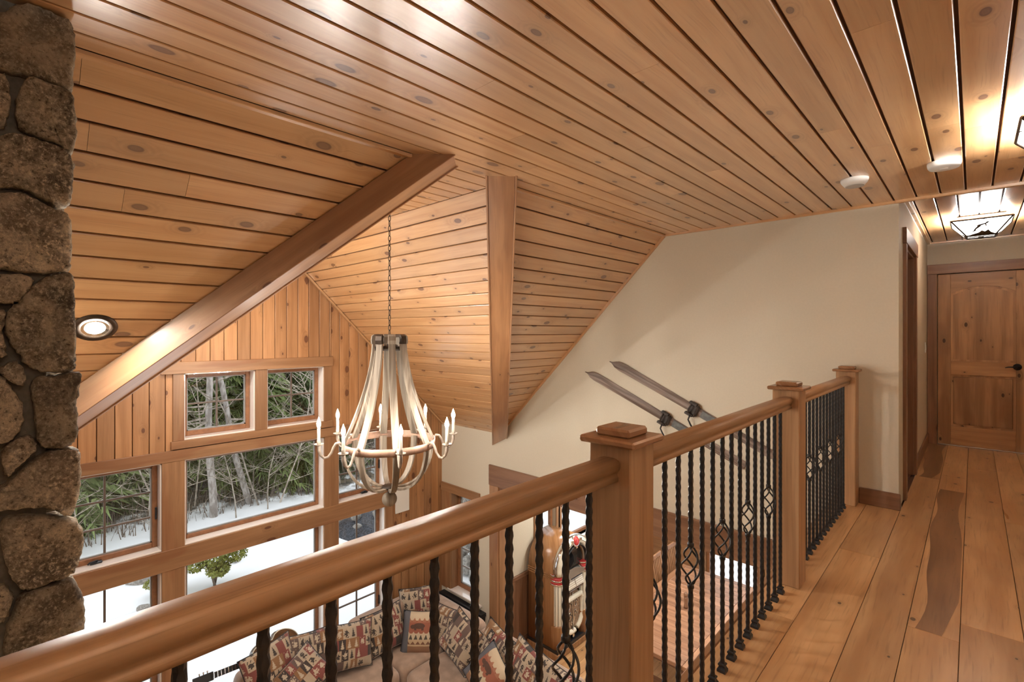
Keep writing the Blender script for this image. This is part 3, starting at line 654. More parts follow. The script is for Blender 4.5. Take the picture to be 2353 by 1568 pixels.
window(1, 1.33, 2.01, UZ0, UZ1, 2, 2, 'left of the two small four-pane gable windows')
window(2, 2.137, 2.81, UZ0, UZ1, 2, 2, 'right of the two small four-pane gable windows')
window(3, *wy['L'], ZS1, ZB0, 2, 3, 'middle-row casement window beside the stone chimney', crank=.42)
window(4, *wy['C'], ZS1, ZB0, 1, 1, 'big fixed picture window in the middle row', big=True)
window(5, *wy['R'], ZS1, ZB0, 2, 3, 'middle-row casement window behind the chandelier', crank=.62)
window(6, *wy['L'], ZLOW, ZS0, 2, 3, 'lower window beside the stone chimney', grey=True)
window(7, *wy['C'], ZLOW, ZS0, 1, 1, 'big fixed picture window in the lower row', big=True)
window(8, *wy['R'], ZLOW, ZS0, 2, 4, 'lower window nearest the sofa corner')

# small window in the end wall
yg = YE + .15
r = empty('window_9', ((WX0 + WX1) / 2, YE, WZ0), 'narrow casement window in the end wall behind the sofa', 'window', None, 'structure')
obj('jamb', MB().box(WX0 - .001, WX0 + .014, YE - .001, yg, WZ0, WZ1).box(WX1 - .014, WX1 + .001, YE - .001, yg, WZ0, WZ1).box(WX0, WX1, YE - .001, yg, WZ1 - .012, WZ1), m_trimZ, r)
obj('sill', MB().bbox(WX0 - .06, WX1 + .06, YE - .03, yg, WZ0 - .012, WZ0 + .014, .004), m_sill, r)
obj('head_casing', MB().bbox(XW + .004, WX1 + .03, YE - .026, YE + .002, WZ1 - .005, WZ1 + .12, .003), m_trimX, r)
obj('casing', MB().bbox(XW + .02, WX0 + .004, YE - .02, YE + .002, WZ0, WZ1, .003), m_trimZ, r)
a0, a1, b0, b1, f = WX0 + .014, WX1 - .014, WZ0 + .014, WZ1 - .012, .05
s = obj('sash', MB().bbox(a0, a0 + f, yg - .03, yg + .02, b0, b1).bbox(a1 - f, a1, yg - .03, yg + .02, b0, b1).bbox(a0 + f, a1 - f, yg - .03, yg + .02, b0, b0 + f * 1.2).bbox(a0 + f, a1 - f, yg - .03, yg + .02, b1 - f, b1), m_sash, r)
c0_, c1_, e0, e1 = a0 + f, a1 - f, b0 + f * 1.2, b1 - f
obj('glazing_bead', MB().box(c0_, c0_ + .016, yg - .012, yg + .01, e0, e1).box(c1_ - .016, c1_, yg - .012, yg + .01, e0, e1).box(c0_, c1_, yg - .012, yg + .01, e0, e0 + .016), m_sashout, s)
obj('pane', MB().box(c0_ + .002, c1_ - .002, yg - .002, yg + .002, e0 + .002, e1 - .002), m_glass, r)
obj('muntin', MB().bbox((c0_ + c1_) / 2 - .009, (c0_ + c1_) / 2 + .009, yg - .012, yg + .010, e0, e1, .003), m_sashout, s)
for i in range(1, 5): z = e0 + (e1 - e0) * i / 5; obj('muntin', MB().bbox(c0_, c1_, yg - .011, yg + .009, z - .009, z + .009, .003), m_sashout, s)
k = obj('crank_handle', MB().bbox(-5.26, -5.17, yg - .075, yg - .034, WZ0 + .014, WZ0 + .036, .006), m_metal, r)
# black baseboard heater with slotted grille under it
ht = empty('baseboard_heater', (-5.3, YE - .07, ZL), 'black slotted radiator cabinet under the narrow end-wall window', 'heater')
obj('cabinet', MB().bbox(-5.80, -4.92, YE - .12, YE - .001, ZL, WZ0 - .10, .004), m_black, ht)
obj('top_shelf', MB().bbox(-5.82, -4.90, YE - .145, YE - .001, WZ0 - .10, WZ0 - .075, .004).bbox(-5.82, -4.90, YE - .10, YE - .001, WZ0 - .075, WZ0 - .05, .004), m_black, ht)
m_brass = plain('brass_slot', (.45, .33, .2), .4, metal=.5)
sl = MB().box(-.012, .012, -.004, 0, -.055, 0).mesh('slot'); sl.materials.append(m_brass)
for i in range(22): inst('grille_slot', sl, ht, (-5.76 + i * .038, YE - .1205, WZ0 - .13))

# ------------------------------------------------------------------ cased opening in the end wall, dining nook beyond
op = empty('trim_26', (-2.8, YE, ZL), 'wide dark wood casing around the opening to the dining nook', 'trim', None, 'structure')
obj('head_casing', MB().bbox(OPX0 - .172, OPX1 + .17, YE - .028, YE + .002, ZO0, ZO0 + .275, .004), m_casX, op)
obj('casing', MB().bbox(OPX0 - .165, OPX0 + .002, YE - .022, YE + .002, ZL, ZO0, .004), m_trimZ, op)
obj('casing', MB().bbox(OPX1, OPX1 + .165, YE - .022, YE + .002, ZL, ZO0, .004), m_trimZ, op)
obj('jamb', MB().box(OPX0 - .001, OPX0 + .014, YE, YE + TW, ZL, ZO0), m_trimZ, op)
obj('jamb', MB().box(OPX1 - .014, OPX1 + .001, YE, YE + TW, ZL, ZO0), m_trimZ, op)
obj('head_jamb', MB().box(OPX0, OPX1, YE, YE + TW, ZO0 - .014, ZO0 + .001), m_trimX, op)
NXL, NYB, NXR, NZC = -4.72, 8.25, XR, -.42
NW = [(5.55, 5.98), (6.12, 8.0)]        # windows of the nook's left wall
nz0, nz1 = -2.0, -.75
mb = MB(); 
def nb(y0, y1, z0, z1): mb.box(NXL - .15, NXL, y0, y1, z0, z1)
nb(YE + TW, NW[0][0], ZL - .3, NZC); nb(NW[0][1], NW[1][0], ZL - .3, NZC); nb(NW[1][1], NYB, ZL - .3, NZC)
for a, b in NW: nb(a, b, ZL - .3, nz0); nb(a, b, nz1, NZC)
struct('wall_nook_left', mb, m_cream, 'cream left wall of the dining nook behind the jukebox', 'wall', (NXL, 6.5, ZL))
mb = MB(); bw = [(-3.30, -2.45), (-2.30, -1.45), (-1.30, -.45)]; bz0, bz1 = -2.95, -.75
last = NXL - .15
for a, b in bw: mb.box(last, a, NYB, NYB + .15, ZL - .3, NZC); mb.box(a, b, NYB, NYB + .15, ZL - .3, bz0); mb.box(a, b, NYB, NYB + .15, bz1, NZC); last = b
mb.box(last, NXR, NYB, NYB + .15, ZL - .3, NZC)
struct('wall_nook_back', mb, m_trimX, 'wood panelled back wall of the dining nook', 'wall', (-2, NYB, ZL))
struct('ceiling', MB().box(NXL - .1, NXR, YE + TW, NYB + .1, NZC, NZC + .1), m_cream, 'ceiling of the dining nook', 'ceiling', (-2, 6.5, NZC))
wa = empty('trim_27', (NXL, 6, ZL), 'dark wood wainscot along the nook wall behind the jukebox', 'trim', None, 'structure')
obj('panel', MB().bbox(NXL, NXL + .014, YE + TW, NYB, ZL, ZL + .98, .003), m_casZ, wa)
obj('cap_rail', MB().bbox(NXL, NXL + .035, YE + TW, NYB, ZL + .98, ZL + 1.04, .006), m_casY, wa)
obj('base', MB().bbox(NXL, NXL + .022, YE + TW, NYB, ZL, ZL + .13, .004), m_casY, wa)
def nook_win(n, horiz, a, b, z0, z1, cols, rows, lab):
    c = (NXL, (a + b) / 2, z0) if horiz == 'y' else ((a + b) / 2, NYB, z0)
    r = empty('window_%d' % n, c, lab, 'window', None, 'structure')
    def B(u0, u1, w0, w1, d0, d1, bev=.004):
        return MB().bbox(NXL + d0, NXL + d1, u0, u1, w0, w1, bev) if horiz == 'y' else MB().bbox(u0, u1, NYB - d1, NYB - d0, w0, w1, bev)
    mz = m_trimZ; mh = m_trimY if horiz == 'y' else m_trimX
    obj('casing', B(a - .09, a, z0 - .02, z1, -.002, .02), mz, r); obj('casing', B(b, b + .09, z0 - .02, z1, -.002, .02), mz, r)
    obj('head_casing', B(a - .1, b + .1, z1, z1 + .11, -.002, .026), mh, r); obj('sill', B(a - .1, b + .1, z0 - .03, z0, -.10, .05), m_sill, r)
    f = .05
    s = obj('sash', B(a, a + f, z0, z1, -.11, -.06), m_sash, r)
    obj('sash_stile', B(b - f, b, z0, z1, -.11, -.06), m_sash, s); obj('sash_rail', B(a + f, b - f, z0, z0 + f, -.11, -.06), m_sash, s); obj('sash_rail', B(a + f, b - f, z1 - f, z1, -.11, -.06), m_sash, s)
    obj('pane', B(a + f, b - f, z0 + f, z1 - f, -.09, -.086, .001), m_glass, r)
    for i in range(1, cols): u = a + f + (b - a - 2 * f) * i / cols; obj('muntin', B(u - .008, u + .008, z0 + f, z1 - f, -.096, -.08, .002), m_sashout, s)
    for i in range(1, rows): w = z0 + f + (z1 - z0 - 2 * f) * i / rows; obj('muntin', B(a + f, b - f, w - .008, w + .008, -.095, -.081, .002), m_sashout, s)
nook_win(10, 'y', NW[0][0], NW[0][1], nz0, nz1, 2, 4, 'narrow nook window just above the jukebox')
nook_win(11, 'y', NW[1][0], NW[1][1], nz0, nz1, 1, 1, 'wide bright nook window right of the jukebox')
for i, (a, b) in enumerate(bw): nook_win(12 + i, 'x', a, b, bz0, bz1, 1, 1, ['left', 'middle', 'right'][i] + ' window in the back wall of the dining nook')
# lower floor planks (visible beside the jukebox) 
lf0 = struct('floor', MB().box(XW - .1, XR, YN, NYB + .1, ZL - .3, ZL - .018), m_groove, 'oak plank floor of the great room and dining nook', 'floor', (-2.5, 3, ZL - .3))
boards(lf0, (0, 0, ZL - .018), (0, 1, 0), (1, 0, 0), (0, 0, 1), [(YN, XW), (NYB, XW), (NYB, XR), (YN, XR)], .15, m_floor, v0=0, gap=.003, thick=.018, seg=(1.6, 3.0), seed=77, name='plank', cham=.001)

# ------------------------------------------------------------------ stone chimney
XF = -2.07
chm = empty('stone_chimney', (XF - .45, -.7, ZL), 'tall fieldstone chimney with grey mortar at the left of the view', 'chimney')
obj('mortar_core', MB().box(XF - .95, XF - .030, YN + .01, .110, ZL, ZC + .015), m_mortar, chm)
def cat(pts, n=5):
    out = []; m = len(pts)
    for i in range(m):
        p0, p1, p2, p3 = (V(pts[(i + k - 1) % m]) for k in range(4))
        for j in range(n):
            t = j / n
            out.append(.5 * ((2 * p1) + (-p0 + p2) * t + (2 * p0 - 5 * p1 + 4 * p2 - p3) * t * t + (-p0 + 3 * p1 - 3 * p2 + p3) * t ** 3))
    return out
srng = random.Random(9)
def stone(poly, face='x', depth=.05):
    """poly: 2D outline on the chimney face; rounded lump with a rough front"""
    pts = cat([V((p[0], p[1])) for p in poly], 6)
    pts = [p + V((srng.gauss(0, .0016), srng.gauss(0, .0016))) for p in pts]
    c = sum(pts, V((0, 0))) / len(pts); rings = []
    ph = srng.uniform(0, 9)
    for k, (sc, dz) in enumerate(((.985, -.05), (1.0, -.020), (.995, -.004), (.965, .012), (.90, .019), (.72, .022), (.48, .024), (.22, .024))):
        ring = []
        for i, p in enumerate(pts):
            d = p - c; q = c + d * sc
            w = dz * depth / .05 + (.005 * sin(q.x * 60 + ph) * cos(q.y * 47 + ph * 2) + .004 * sin(q.x * 131 + q.y * 97 + ph) + .0025 * sin(q.x * 260 - q.y * 210)) * (1 if k > 1 else .3)
            ring.append(V((XF + w, q.x, q.y)) if face == 'x' else V((q.x, .128 + w, q.y)))
        rings.append(ring)
    mb = MB().loft(rings, True, True, True)
    C = V((XF, c.x, c.y)) if face == 'x' else V((c.x, .128, c.y))
    obj('stone', mb, m_stone, chm, C)
A1 = lambda L: [(x * .5102, y * .5102) for x, y in L]
A2 = lambda L: [(x * .5155, 760 + y * .5155) for x, y in L]
SP = [
 [(-60, 40), (0, 30), (45, 10), (100, 22), (150, 42), (170, 65), (174, 110), (171, 170), (166, 206), (140, 202), (80, 180), (0, 160), (-50, 150)],
 A1([(105, 372), (130, 345), (200, 365), (320, 415), (336, 480), (344, 560), (342, 640), (320, 692), (280, 668), (240, 640), (160, 615), (90, 580), (65, 510), (75, 440)]),
 A1([(-90, 330), (0, 330), (22, 335), (45, 400), (36, 520), (20, 562), (0, 572), (-90, 560)]),
 A1([(-100, 620), (0, 608), (80, 600), (180, 628), (250, 652), (312, 695), (332, 745), (327, 850), (317, 915), (270, 935), (230, 918), (160, 878), (90, 848), (0, 845), (-100, 850)]),
 A1([(-100, 880), (0, 868), (90, 864), (160, 897), (240, 937), (312, 968), (324, 1060), (322, 1150), (312, 1222), (230, 1230), (120, 1230), (0, 1212), (-100, 1200)]),
 A1([(-80, 1240), (0, 1232), (110, 1240), (152, 1266), (130, 1320), (70, 1365), (0, 1372), (-80, 1370)]),
 [(87, 645), (122, 631), (166, 629), (173, 680), (175, 780), (176, 830), (166, 853), (103, 857), (57, 837), (31, 801), (12, 770), (15, 720), (45, 690)],
 [(-40, 715), (0, 712), (12, 725), (6, 765), (14, 805), (0, 824), (-40, 825)],
 A2([(-60, 165), (0, 160), (60, 135), (105, 165), (112, 240), (62, 236), (0, 190), (-60, 200)]),
 A2([(-60, 205), (0, 200), (40, 240), (95, 320), (106, 400), (60, 482), (0, 507), (-60, 500)]),
 A2([(140, 227), (240, 197), (352, 184), (362, 230), (344, 320), (349, 400), (338, 490), (290, 522), (205, 524), (165, 492), (150, 350)]),
 A2([(12, 530), (90, 476), (150, 480), (158, 530), (110, 580), (40, 645), (14, 620)]),
 A2([(-60, 720), (0, 700), (100, 612), (200, 547), (320, 522), (358, 552), (362, 650), (349, 760), (312, 830), (240, 800), (130, 790), (0, 805), (-60, 800)]),
 A2([(8, 850), (130, 825), (322, 842), (368, 900), (370, 980), (334, 1070), (270, 1110), (140, 1150), (90, 1150), (40, 1080), (8, 980)]),
 A2([(-70, 1140), (0, 1140), (45, 1165), (55, 1215), (20, 1290), (0, 1300), (-70, 1300)]),
 A2([(100, 1180), (240, 1130), (322, 1112), (364, 1180), (379, 1260), (378, 1340), (360, 1450), (240, 1490), (60, 1480), (10, 1420), (50, 1280)]),
]
for L in SP: stone([(atx(u if u > -5 else -95, v, XF).y, atx(u, v, XF).z) for u, v in L])
# the rest of the face and the far side, coursed rubble
def rubble(y0, y1, z0, z1, face, hole=None):
    z = z0
    while z < z1 - .05:
        hgt = min(srng.uniform(.15, .24), z1 - z); y = y0 + (srng.uniform(-.1, 0) if face == 'x' else 0)
        while y < y1 - .05:
            wd = srng.uniform(.18, .34); e = min(y + wd, y1)
            if y1 - e < .12: e = y1
            a = .012; j = lambda: srng.uniform(-.018, .018)
            m = (z + hgt / 2)
            if not (hole and hole(y, e, z, z + hgt)):
                stone([(y + a + j(), z + a + abs(j())), ((y + e) / 2 + j(), z + a + j() * .5), (e - a + j() * .5, z + a + abs(j())), (e - a, m + j()), (e - a + j() * .5, z + hgt - a - abs(j())), ((y + e) / 2 + j(), z + hgt - a + j() * .5), (y + a + j() * .5, z + hgt - a - abs(j())), (y + a, m)], face)
            y = e
        z += hgt
rubble(YN + .1, -.075, .1, ZC, 'x'); rubble(YN + .1, .17, ZL, .10, 'x')
rubble(XF - .95, XF - .04, ZL, ZC, 'y')

# ------------------------------------------------------------------ railing
rl = empty('balcony_railing', (-.72, 1.5, 0), 'wooden handrail with square newel posts and black hammered iron balusters', 'railing')
NWD = .13; XN1 = -.657; XN0 = XN1 - NWD; XC = XN1 - NWD / 2
def newel(y0, first=False):
    c = V((XC, y0 + NWD / 2, 0))
    p = obj('newel_post', MB().bbox(XN0, XN1, y0, y0 + NWD, 0.0005, 1.036, .004), m_newel, rl, c)
    o = .021
    obj('cap_plate', MB().bbox(XN0 - o, XN1 + o, y0 - o, y0 + NWD + o, 1.034, 1.053, .005), m_cap, p, V((XC, y0 + NWD / 2, 1.034)))
    obj('cap_block', MB().bbox(XN0 + .012, XN1 - .012, y0 + .012, y0 + NWD - .012, 1.052, 1.076, .006), m_cap, p, V((XC, y0 + NWD / 2, 1.052)))
NY = [-1.05, 1.150, 2.870, 4.535]
for y in NY: newel(y)
# handrail section (width along x, height z)
ZR = 1.0
sec = [(-.0, 0), (.020, -.001), (.0285, -.005), (.033, -.012), (.0345, -.021), (.032, -.031), (.0265, -.037), (.0245, -.043), (.026, -.047), (.0285, -.049), (.0285, -.060)]
sec = [(-a, b) for a, b in sec[::-1]] + sec[1:]
for a, b in zip(NY, NY[1:]):
    y0, y1 = a + NWD - .001, b + .001; C = V((XC, (y0 + y1) / 2, ZR))
    rings = [[(XC + p[0], y, ZR + p[1]) for p in sec] for y in (y0, y1)]
    mb = MB().loft(rings, True, True, True)
    # local x along the rail so the grain follows it
    mb.v = [V((p.y - C.y, -(p.x - C.x), p.z - C.z)) for p in mb.v]
    me = mb.mesh('handrail'); me.materials.append(m_rail)
    o = bpy.data.objects.new('handrail', me); COL.objects.link(o); o.parent = rl; o.location = C - wloc(rl); o.rotation_euler = (0, 0, pi / 2)
# balusters
def hammered(z0, z1, rings=None):
    R = []; n = max(4, int((z1 - z0) / .0072)); rr = random.Random(3)
    for i in range(n + 1):
        z = z0 + (z1 - z0) * i / n; ring = []
        ph = z / .029 * 2 * pi
        for k in range(4):
            a = pi / 4 + k * pi / 2
            s = .0068 + .0006 * sin(ph)
            cx, cy = cos(a) * s * sqrt(2), sin(a) * s * sqrt(2)
            cut = .0012 + .0015 * (.5 - .5 * sin(ph))
            tx, ty = -sin(a), cos(a); dx, dy = cos(a), sin(a)
            ring.append(V((cx - dx * cut * .7 - tx * cut * 1.3, cy - dy * cut * .7 - ty * cut * 1.3, z)))
            ring.append(V((cx - dx * cut * .7 + tx * cut * 1.3, cy - dy * cut * .7 + ty * cut * 1.3, z)))
        R.append(ring)
    return R
ZBT = ZR - .0595; ZBC = .522
bal_plain = MB().loft(hammered(0.001, ZBT), True, True, False).mesh('baluster'); bal_plain.materials.append(m_iron)
mbk = MB().loft(hammered(0.001, ZBC - .068), True, True, False).loft(hammered(ZBC + .068, ZBT), True, True, False)
for s in (-1, 1): mbk.lathe([(.008, -.009), (.0115, -.006), (.0115, .006), (.008, .009)], (0, 0, ZBC + s * .073), 10)
bal_b = mbk.mesh('baluster'); bal_b.materials.append(m_iron)
mbk = MB()
for k in range(4):
    pts = []
    for i in range(17):
        t = i / 16; r_ = .005 + .027 * sin(pi * t) ** .85; an = k * pi / 2 + t * 1.15 * pi
        pts.append((r_ * cos(an), r_ * sin(an), ZBC - .068 + .136 * t))
    mbk.tube(pts, .0036, 6)
basket = mbk.mesh('basket'); basket.materials.append(m_iron)
mbk = MB()
def sq(h, z): return [V((-h, -h, z)), V((h, -h, z)), V((h, h, z)), V((-h, h, z))]
mbk.loft([sq(.0165, .0006), sq(.0165, .010), sq(.0125, .017), sq(.0105, .022), sq(.0135, .027), sq(.0135, .031), sq(.0095, .035)], True, True, False)
shoe = mbk.mesh('shoe'); shoe.materials.append(m_iron)
def baluster(y, has_basket):
    b = inst('baluster', bal_b if has_basket else bal_plain, rl, (XC, y, 0), (0, 0, 0))
    inst('shoe', shoe, b, (XC, y, 0))
    if has_basket: inst('basket', basket, b, (XC, y, 0), (0, 0, .4))
for k in range(20): baluster(1.054 - .0995 * k, k % 3 == 1)
for a, b in ((NY[1] + NWD, NY[2]), (NY[2] + NWD, NY[3])):
    for k in range(1, 16): baluster(a + (b - a) * k / 16, k % 3 == 1)

# ------------------------------------------------------------------ chandelier
CC = V((-3.164, 2.02, 0)); ZRG = .517
cl = empty('chandelier', (CC.x, CC.y, .04), 'barrel-stave chandelier with eight lit candle arms hanging on a chain', 'chandelier')
A0 = radians(65.87)
# chain
link = []
for i in range(13): t = 2 * pi * i / 12; link.append((.010 * cos(t), 0, .021 * sin(t) + (0)))
lm = MB().tube([(.0085 * cos(2 * pi * i / 12), 0, .022 * sin(2 * pi * i / 12)) for i in range(13)], .0028, 5, False).mesh('chain_link'); lm.materials.append(m_chain)
z = 1.30; i = 0
while z < ZC - .03: inst('chain_link', lm, cl, (CC.x, CC.y, z), (0, 0, pi / 2 * (i % 2) + .5)); z += .037; i += 1
obj('canopy', MB().lathe([(.001, -.035), (.02, -.034), (.06, -.012), (.064, 0)], (CC.x, CC.y, ZC - .001), 20), m_chain, cl)
obj('hub', MB().lathe([(.001, 0), (.07, .002), (.07, .02), (.02, .03), (.012, .075), (.014, .09), (.001, .10)], (CC.x, CC.y, 1.205), 16), m_chain, cl)
def stave(mb, prof, ang, w0, w1, th):
    d = V((cos(ang), sin(ang), 0)); t = V((-d.y, d.x, 0)); rings = []; n = len(prof)
    for i, (r_, z) in enumerate(prof):
        a = V(prof[max(0, i - 1)] + (0,)); b = V(prof[min(n - 1, i + 1)] + (0,)); tg = (b - a).normalized(); nr = V((tg.y, -tg.x))
        w = w0 + (w1 - w0) * i / (n - 1)
        P = CC + d * r_ + V((0, 0, z)); off = d * nr.x + V((0, 0, nr.y))
        rings.append([P + t * (-w) + off * (-th), P + t * w + off * (-th), P + t * w + off * th, P + t * (-w) + off * th])
    mb.loft(rings, True, True, False); return mb
up = []
for i in range(15):
    t = i / 14; z = ZRG + .012 + (1.30 - ZRG) * t
    up.append((.112 + .215 * (1 - t) ** 1.75 - .0 * t, z))
lo = []
for i in range(13):
    t = i / 12 * pi / 2; lo.append((.05 + .272 * cos(t) ** .8 if i < 12 else .05, ZRG - .01 - .325 * sin(t)))
for k in range(8):
    a = A0 + k * pi / 4
    o = obj('upper_stave', stave(MB(), up, a, .026, .024, .009), m_barrel, cl, CC + V((.2 * cos(a), .2 * sin(a), .9)))
    obj('top_bracket', stave(MB(), [(.118, 1.255), (.120, 1.28), (.117, 1.307), (.105, 1.315)], a, .028, .026, .012), m_bronze if k % 2 else m_barrel, o)
    obj('lower_stave', stave(MB(), lo, a, .025, .016, .008), m_barrel, cl, CC + V((.2 * cos(a), .2 * sin(a), .3)))
    # arm
    d = V((cos(a), sin(a), 0)); B = lambda r_, z: CC + d * r_ + V((0, 0, z))
    ar = obj('arm', MB().tube([B(.335, ZRG + .015), B(.352, ZRG + .03), B(.375, ZRG + .026), B(.392, ZRG + .0), B(.405, ZRG - .035), B(.428, ZRG - .066), B(.455, ZRG - .070), B(.477, ZRG - .048), B(.489, ZRG - .012), B(.49, ZRG + .035)], [.009, .010, .010, .0095, .009, .009, .0095, .0105, .012, .010], 8), m_armw, cl)
    obj('drip_pan', MB().lathe([(.010, -.002), (.028, .004), (.034, .012), (.030, .012), (.012, .006)], B(.49, ZRG + .022), 14), m_armw, ar)
    cs = obj('candle_sleeve', MB().lathe([(.012, 0), (.0135, .03), (.011, .032), (.011, .115), (.009, .118)], B(.49, ZRG + .028), 12), m_candle, ar)
    obj('bulb', MB().lathe([(.006, .0), (.0085, .006), (.0135, .020), (.0145, .030), (.0115, .045), (.0062, .060), (.0025, .072), (.0005, .078)], B(.49, ZRG + .145), 12), m_bulb, ar)
obj('hoop', MB().loft([[CC + V((r_ * cos(2 * pi * k / 48), r_ * sin(2 * pi * k / 48), z)) for k in range(48)] for r_, z in ((.331, ZRG - .027), (.337, ZRG - .027), (.337, ZRG + .027), (.331, ZRG + .027), (.331, ZRG - .027))], True, False, True), m_copper, cl)
obj('top_ring', MB().loft([[CC + V((r_ * cos(2 * pi * k / 32), r_ * sin(2 * pi * k / 32), z)) for k in range(32)] for r_, z in ((.098, 1.205), (.104, 1.205), (.104, 1.235), (.098, 1.235), (.098, 1.205))], True, False, True), m_chain, cl)
obj('bottom_plate', MB().lathe([(.001, -.012), (.05, -.010), (.062, 0), (.05, .012), (.001, .014)], (CC.x, CC.y, ZRG - .33), 18), m_chain, cl)
obj('finial_ball', MB().lathe([(.055 * sin(pi * i / 12), -.055 * cos(pi * i / 12)) for i in range(13)], (CC.x, CC.y, .098), 20), m_barrel, cl, V((CC.x, CC.y, .098)))
obj('finial_stem', MB().lathe([(.014, .15), (.010, .17), (.012, .2)], (CC.x, CC.y, 0), 10), m_chain, cl)

# ------------------------------------------------------------------ ceiling fixtures
def flush(c, zc, hw, hb, dr, lab):
    r = empty('ceiling_lamp', (c[0], c[1], zc), lab, 'lamp', 'square flush ceiling lamps')
    obj('ceiling_pan', MB().bbox(c[0] - hw * .8, c[0] + hw * .8, c[1] - hw * .8, c[1] + hw * .8, zc - .012, zc, .003), m_bronze, r)
    T = [V((c[0] + sx * hw, c[1] + sy * hw, zc - .045)) for sx, sy in ((-1, -1), (1, -1), (1, 1), (-1, 1))]
    Bq = [V((c[0] + sx * hb, c[1] + sy * hb, zc - dr)) for sx, sy in ((-1, -1), (1, -1), (1, 1), (-1, 1))]
    for i in range(4):
        j = (i + 1) % 4
        n = (T[j] - T[i]).cross(Bq[i] - T[i]).normalized()
        g_ = obj('glass_panel', MB().prism([T[i], T[j], Bq[j], Bq[i]], n * .003), m_lampg, r)
        # cut-metal mountain skier scene on each panel
        mid = lambda u, w: (T[i] * (1 - u) + T[j] * u) * (1 - w) + (Bq[i] * (1 - u) + Bq[j] * u) * w
        off = n * (-.004 if n.dot(T[i] - V((c[0], c[1], zc - dr))) < 0 else .004)
        if off.dot((T[i] + Bq[i]) / 2 - V((c[0], c[1], (T[i] + Bq[i]).z / 2))) < 0: off = -off
        sh = MB()
        def flat(L): sh.prism([mid(u, w) + off for u, w in L], off * .25)
        flat([(0, 1.0), (.25, .90), (.42, .84), (.52, .72), (.60, .80), (.68, .70), (.78, .86), (1, 1.0)])
        flat([(.40, .42), (.44, .36), (.56, .30), (.60, .27), (.63, .30), (.58, .36), (.50, .42), (.46, .50)])
        flat([(.58, .27), (.60, .22), (.64, .22), (.65, .27), (.62, .30)])
        flat([(.42, .44), (.50, .46), (.40, .60), (.33, .72), (.30, .70), (.36, .56)])
        flat([(.60, .34), (.62, .48), (.595, .48), (.575, .36)])
        flat([(.26, .74), (.46, .60), (.47, .62), (.28, .78)]); flat([(.28, .80), (.50, .72), (.51, .74), (.30, .83)])
        flat([(.38, .02), (.50, .0), (.62, .10), (.60, .11), (.50, .03), (.40, .05)])
        obj('skier_cutout', sh, m_bronze, g_)
    for sx in (-1, 1): obj('bulb', MB().lathe([(.012, -.05), (.02, -.03), (.028, 0), (.02, .02), (.001, .028)], (c[0] + sx * .07, c[1], zc - .06), 12, V((sx, 0, 0))), m_lbulb, r)
    fr = MB()
    for i in range(4): fr.tube([T[i], Bq[i]], .008, 4, smooth=False); fr.tube([T[i], T[(i + 1) % 4]], .009, 4, smooth=False); fr.tube([Bq[i], Bq[(i + 1) % 4]], .009, 4, smooth=False)
    obj('frame', fr, m_bronze, r)
    obj('bottom_grate', MB().box(c[0] - hb, c[0] + hb, c[1] - hb, c[1] - hb * .55, zc - dr - .004, zc - dr).box(c[0] - hb, c[0] + hb, c[1] + hb * .55, c[1] + hb, zc - dr - .004, zc - dr).box(c[0] - hb, c[0] + hb, c[1] - hb * .2, c[1] + hb * .2, zc - dr - .004, zc - dr).lathe([(.001, -.02), (.018, -.012), (.02, 0)], (c[0], c[1], zc - dr - .004), 12), m_bronze, r)
    obj('bottom_glass', MB().box(c[0] - hb, c[0] + hb, c[1] - hb, c[1] + hb, zc - dr, zc - dr + .003), m_lampg, r)
    return r
flush((.05, 6.34), ZH, .205, .10, .18, 'bronze skier lamp with art glass on the far hallway ceiling')
flush((.36, 3.30), ZC, .205, .10, .18, 'bronze skier lamp on the balcony ceiling cut by the right edge')
flush((.30, .2), ZC, .205, .10, .18, 'unseen fill lamp added on the balcony ceiling behind the camera')  # extra lamp added out of view to brighten the balcony
def disc_detector(c, r_, h, lab, dome):
    z = ZC
    r = empty('smoke_detector', (c[0], c[1], z), lab, 'smoke detector')
    obj('body', MB().lathe([(r_, 0), (r_, -.012), (r_ * .97, -h * .7), (r_ * .88, -h), (.001, -h - .002)] if not dome else [(r_ * .98, 0), (r_ * .98, -.01), (r_ * .92, -.022), (r_ * .70, -h), (.001, -h - .001)], (c[0], c[1], z), 36), m_white, r)
    if dome: obj('vent_ring', MB().lathe([(r_ * .62, -h - .004), (r_ * .66, -h - .003), (r_ * .66, -h + .004), (r_ * .62, -h + .004)], (c[0], c[1], z), 30), plain('vent_grey', (.45, .45, .44), .5), r)
    else: obj('test_button', MB().lathe([(.001, -h - .006), (.018, -h - .005), (.02, -h)], (c[0], c[1], z), 18), m_white, r)
disc_detector((-.56, 3.815), .078, .045, 'white smoke detector with vent slots, nearer the cream wall', True)
disc_detector((-.125, 3.79), .077, .036, 'plain white disc detector nearest the hallway lamp', False)
# recessed downlights: one visible in the left slope, the rest added as unseen fill
def downlight(P, n, lab):
    P = V(P); n = V(n).normalized()
    r = empty('recessed_light', P, lab, 'lamp', 'recessed lights in the sloping ceilings')
    obj('trim_ring', MB().lathe([(.052, -.002), (.056, .006), (.088, .008), (.092, .001), (.092, -.004)], P, 32, n), m_bronze, r)
    obj('baffle', MB().loft([[P + n * h_ + (n.orthogonal().normalized() * cos(2 * pi * k / 32) + n.cross(n.orthogonal().normalized()) * sin(2 * pi * k / 32)) * q_ for k in range(32)] for q_, h_ in ((.056, .006), (.040, .003))], True, False, True), m_chrome, r)
    obj('lens', MB().lathe([(.001, .005), (.040, .004), (.044, .002)], P, 24, n), m_down, r)
NS = V((R2, 0, -R2))
downlight(V((-3.246, .350, ZC - (X0 + 3.246))) + NS * .001, NS, 'round recessed light in the left board slope by the chimney')
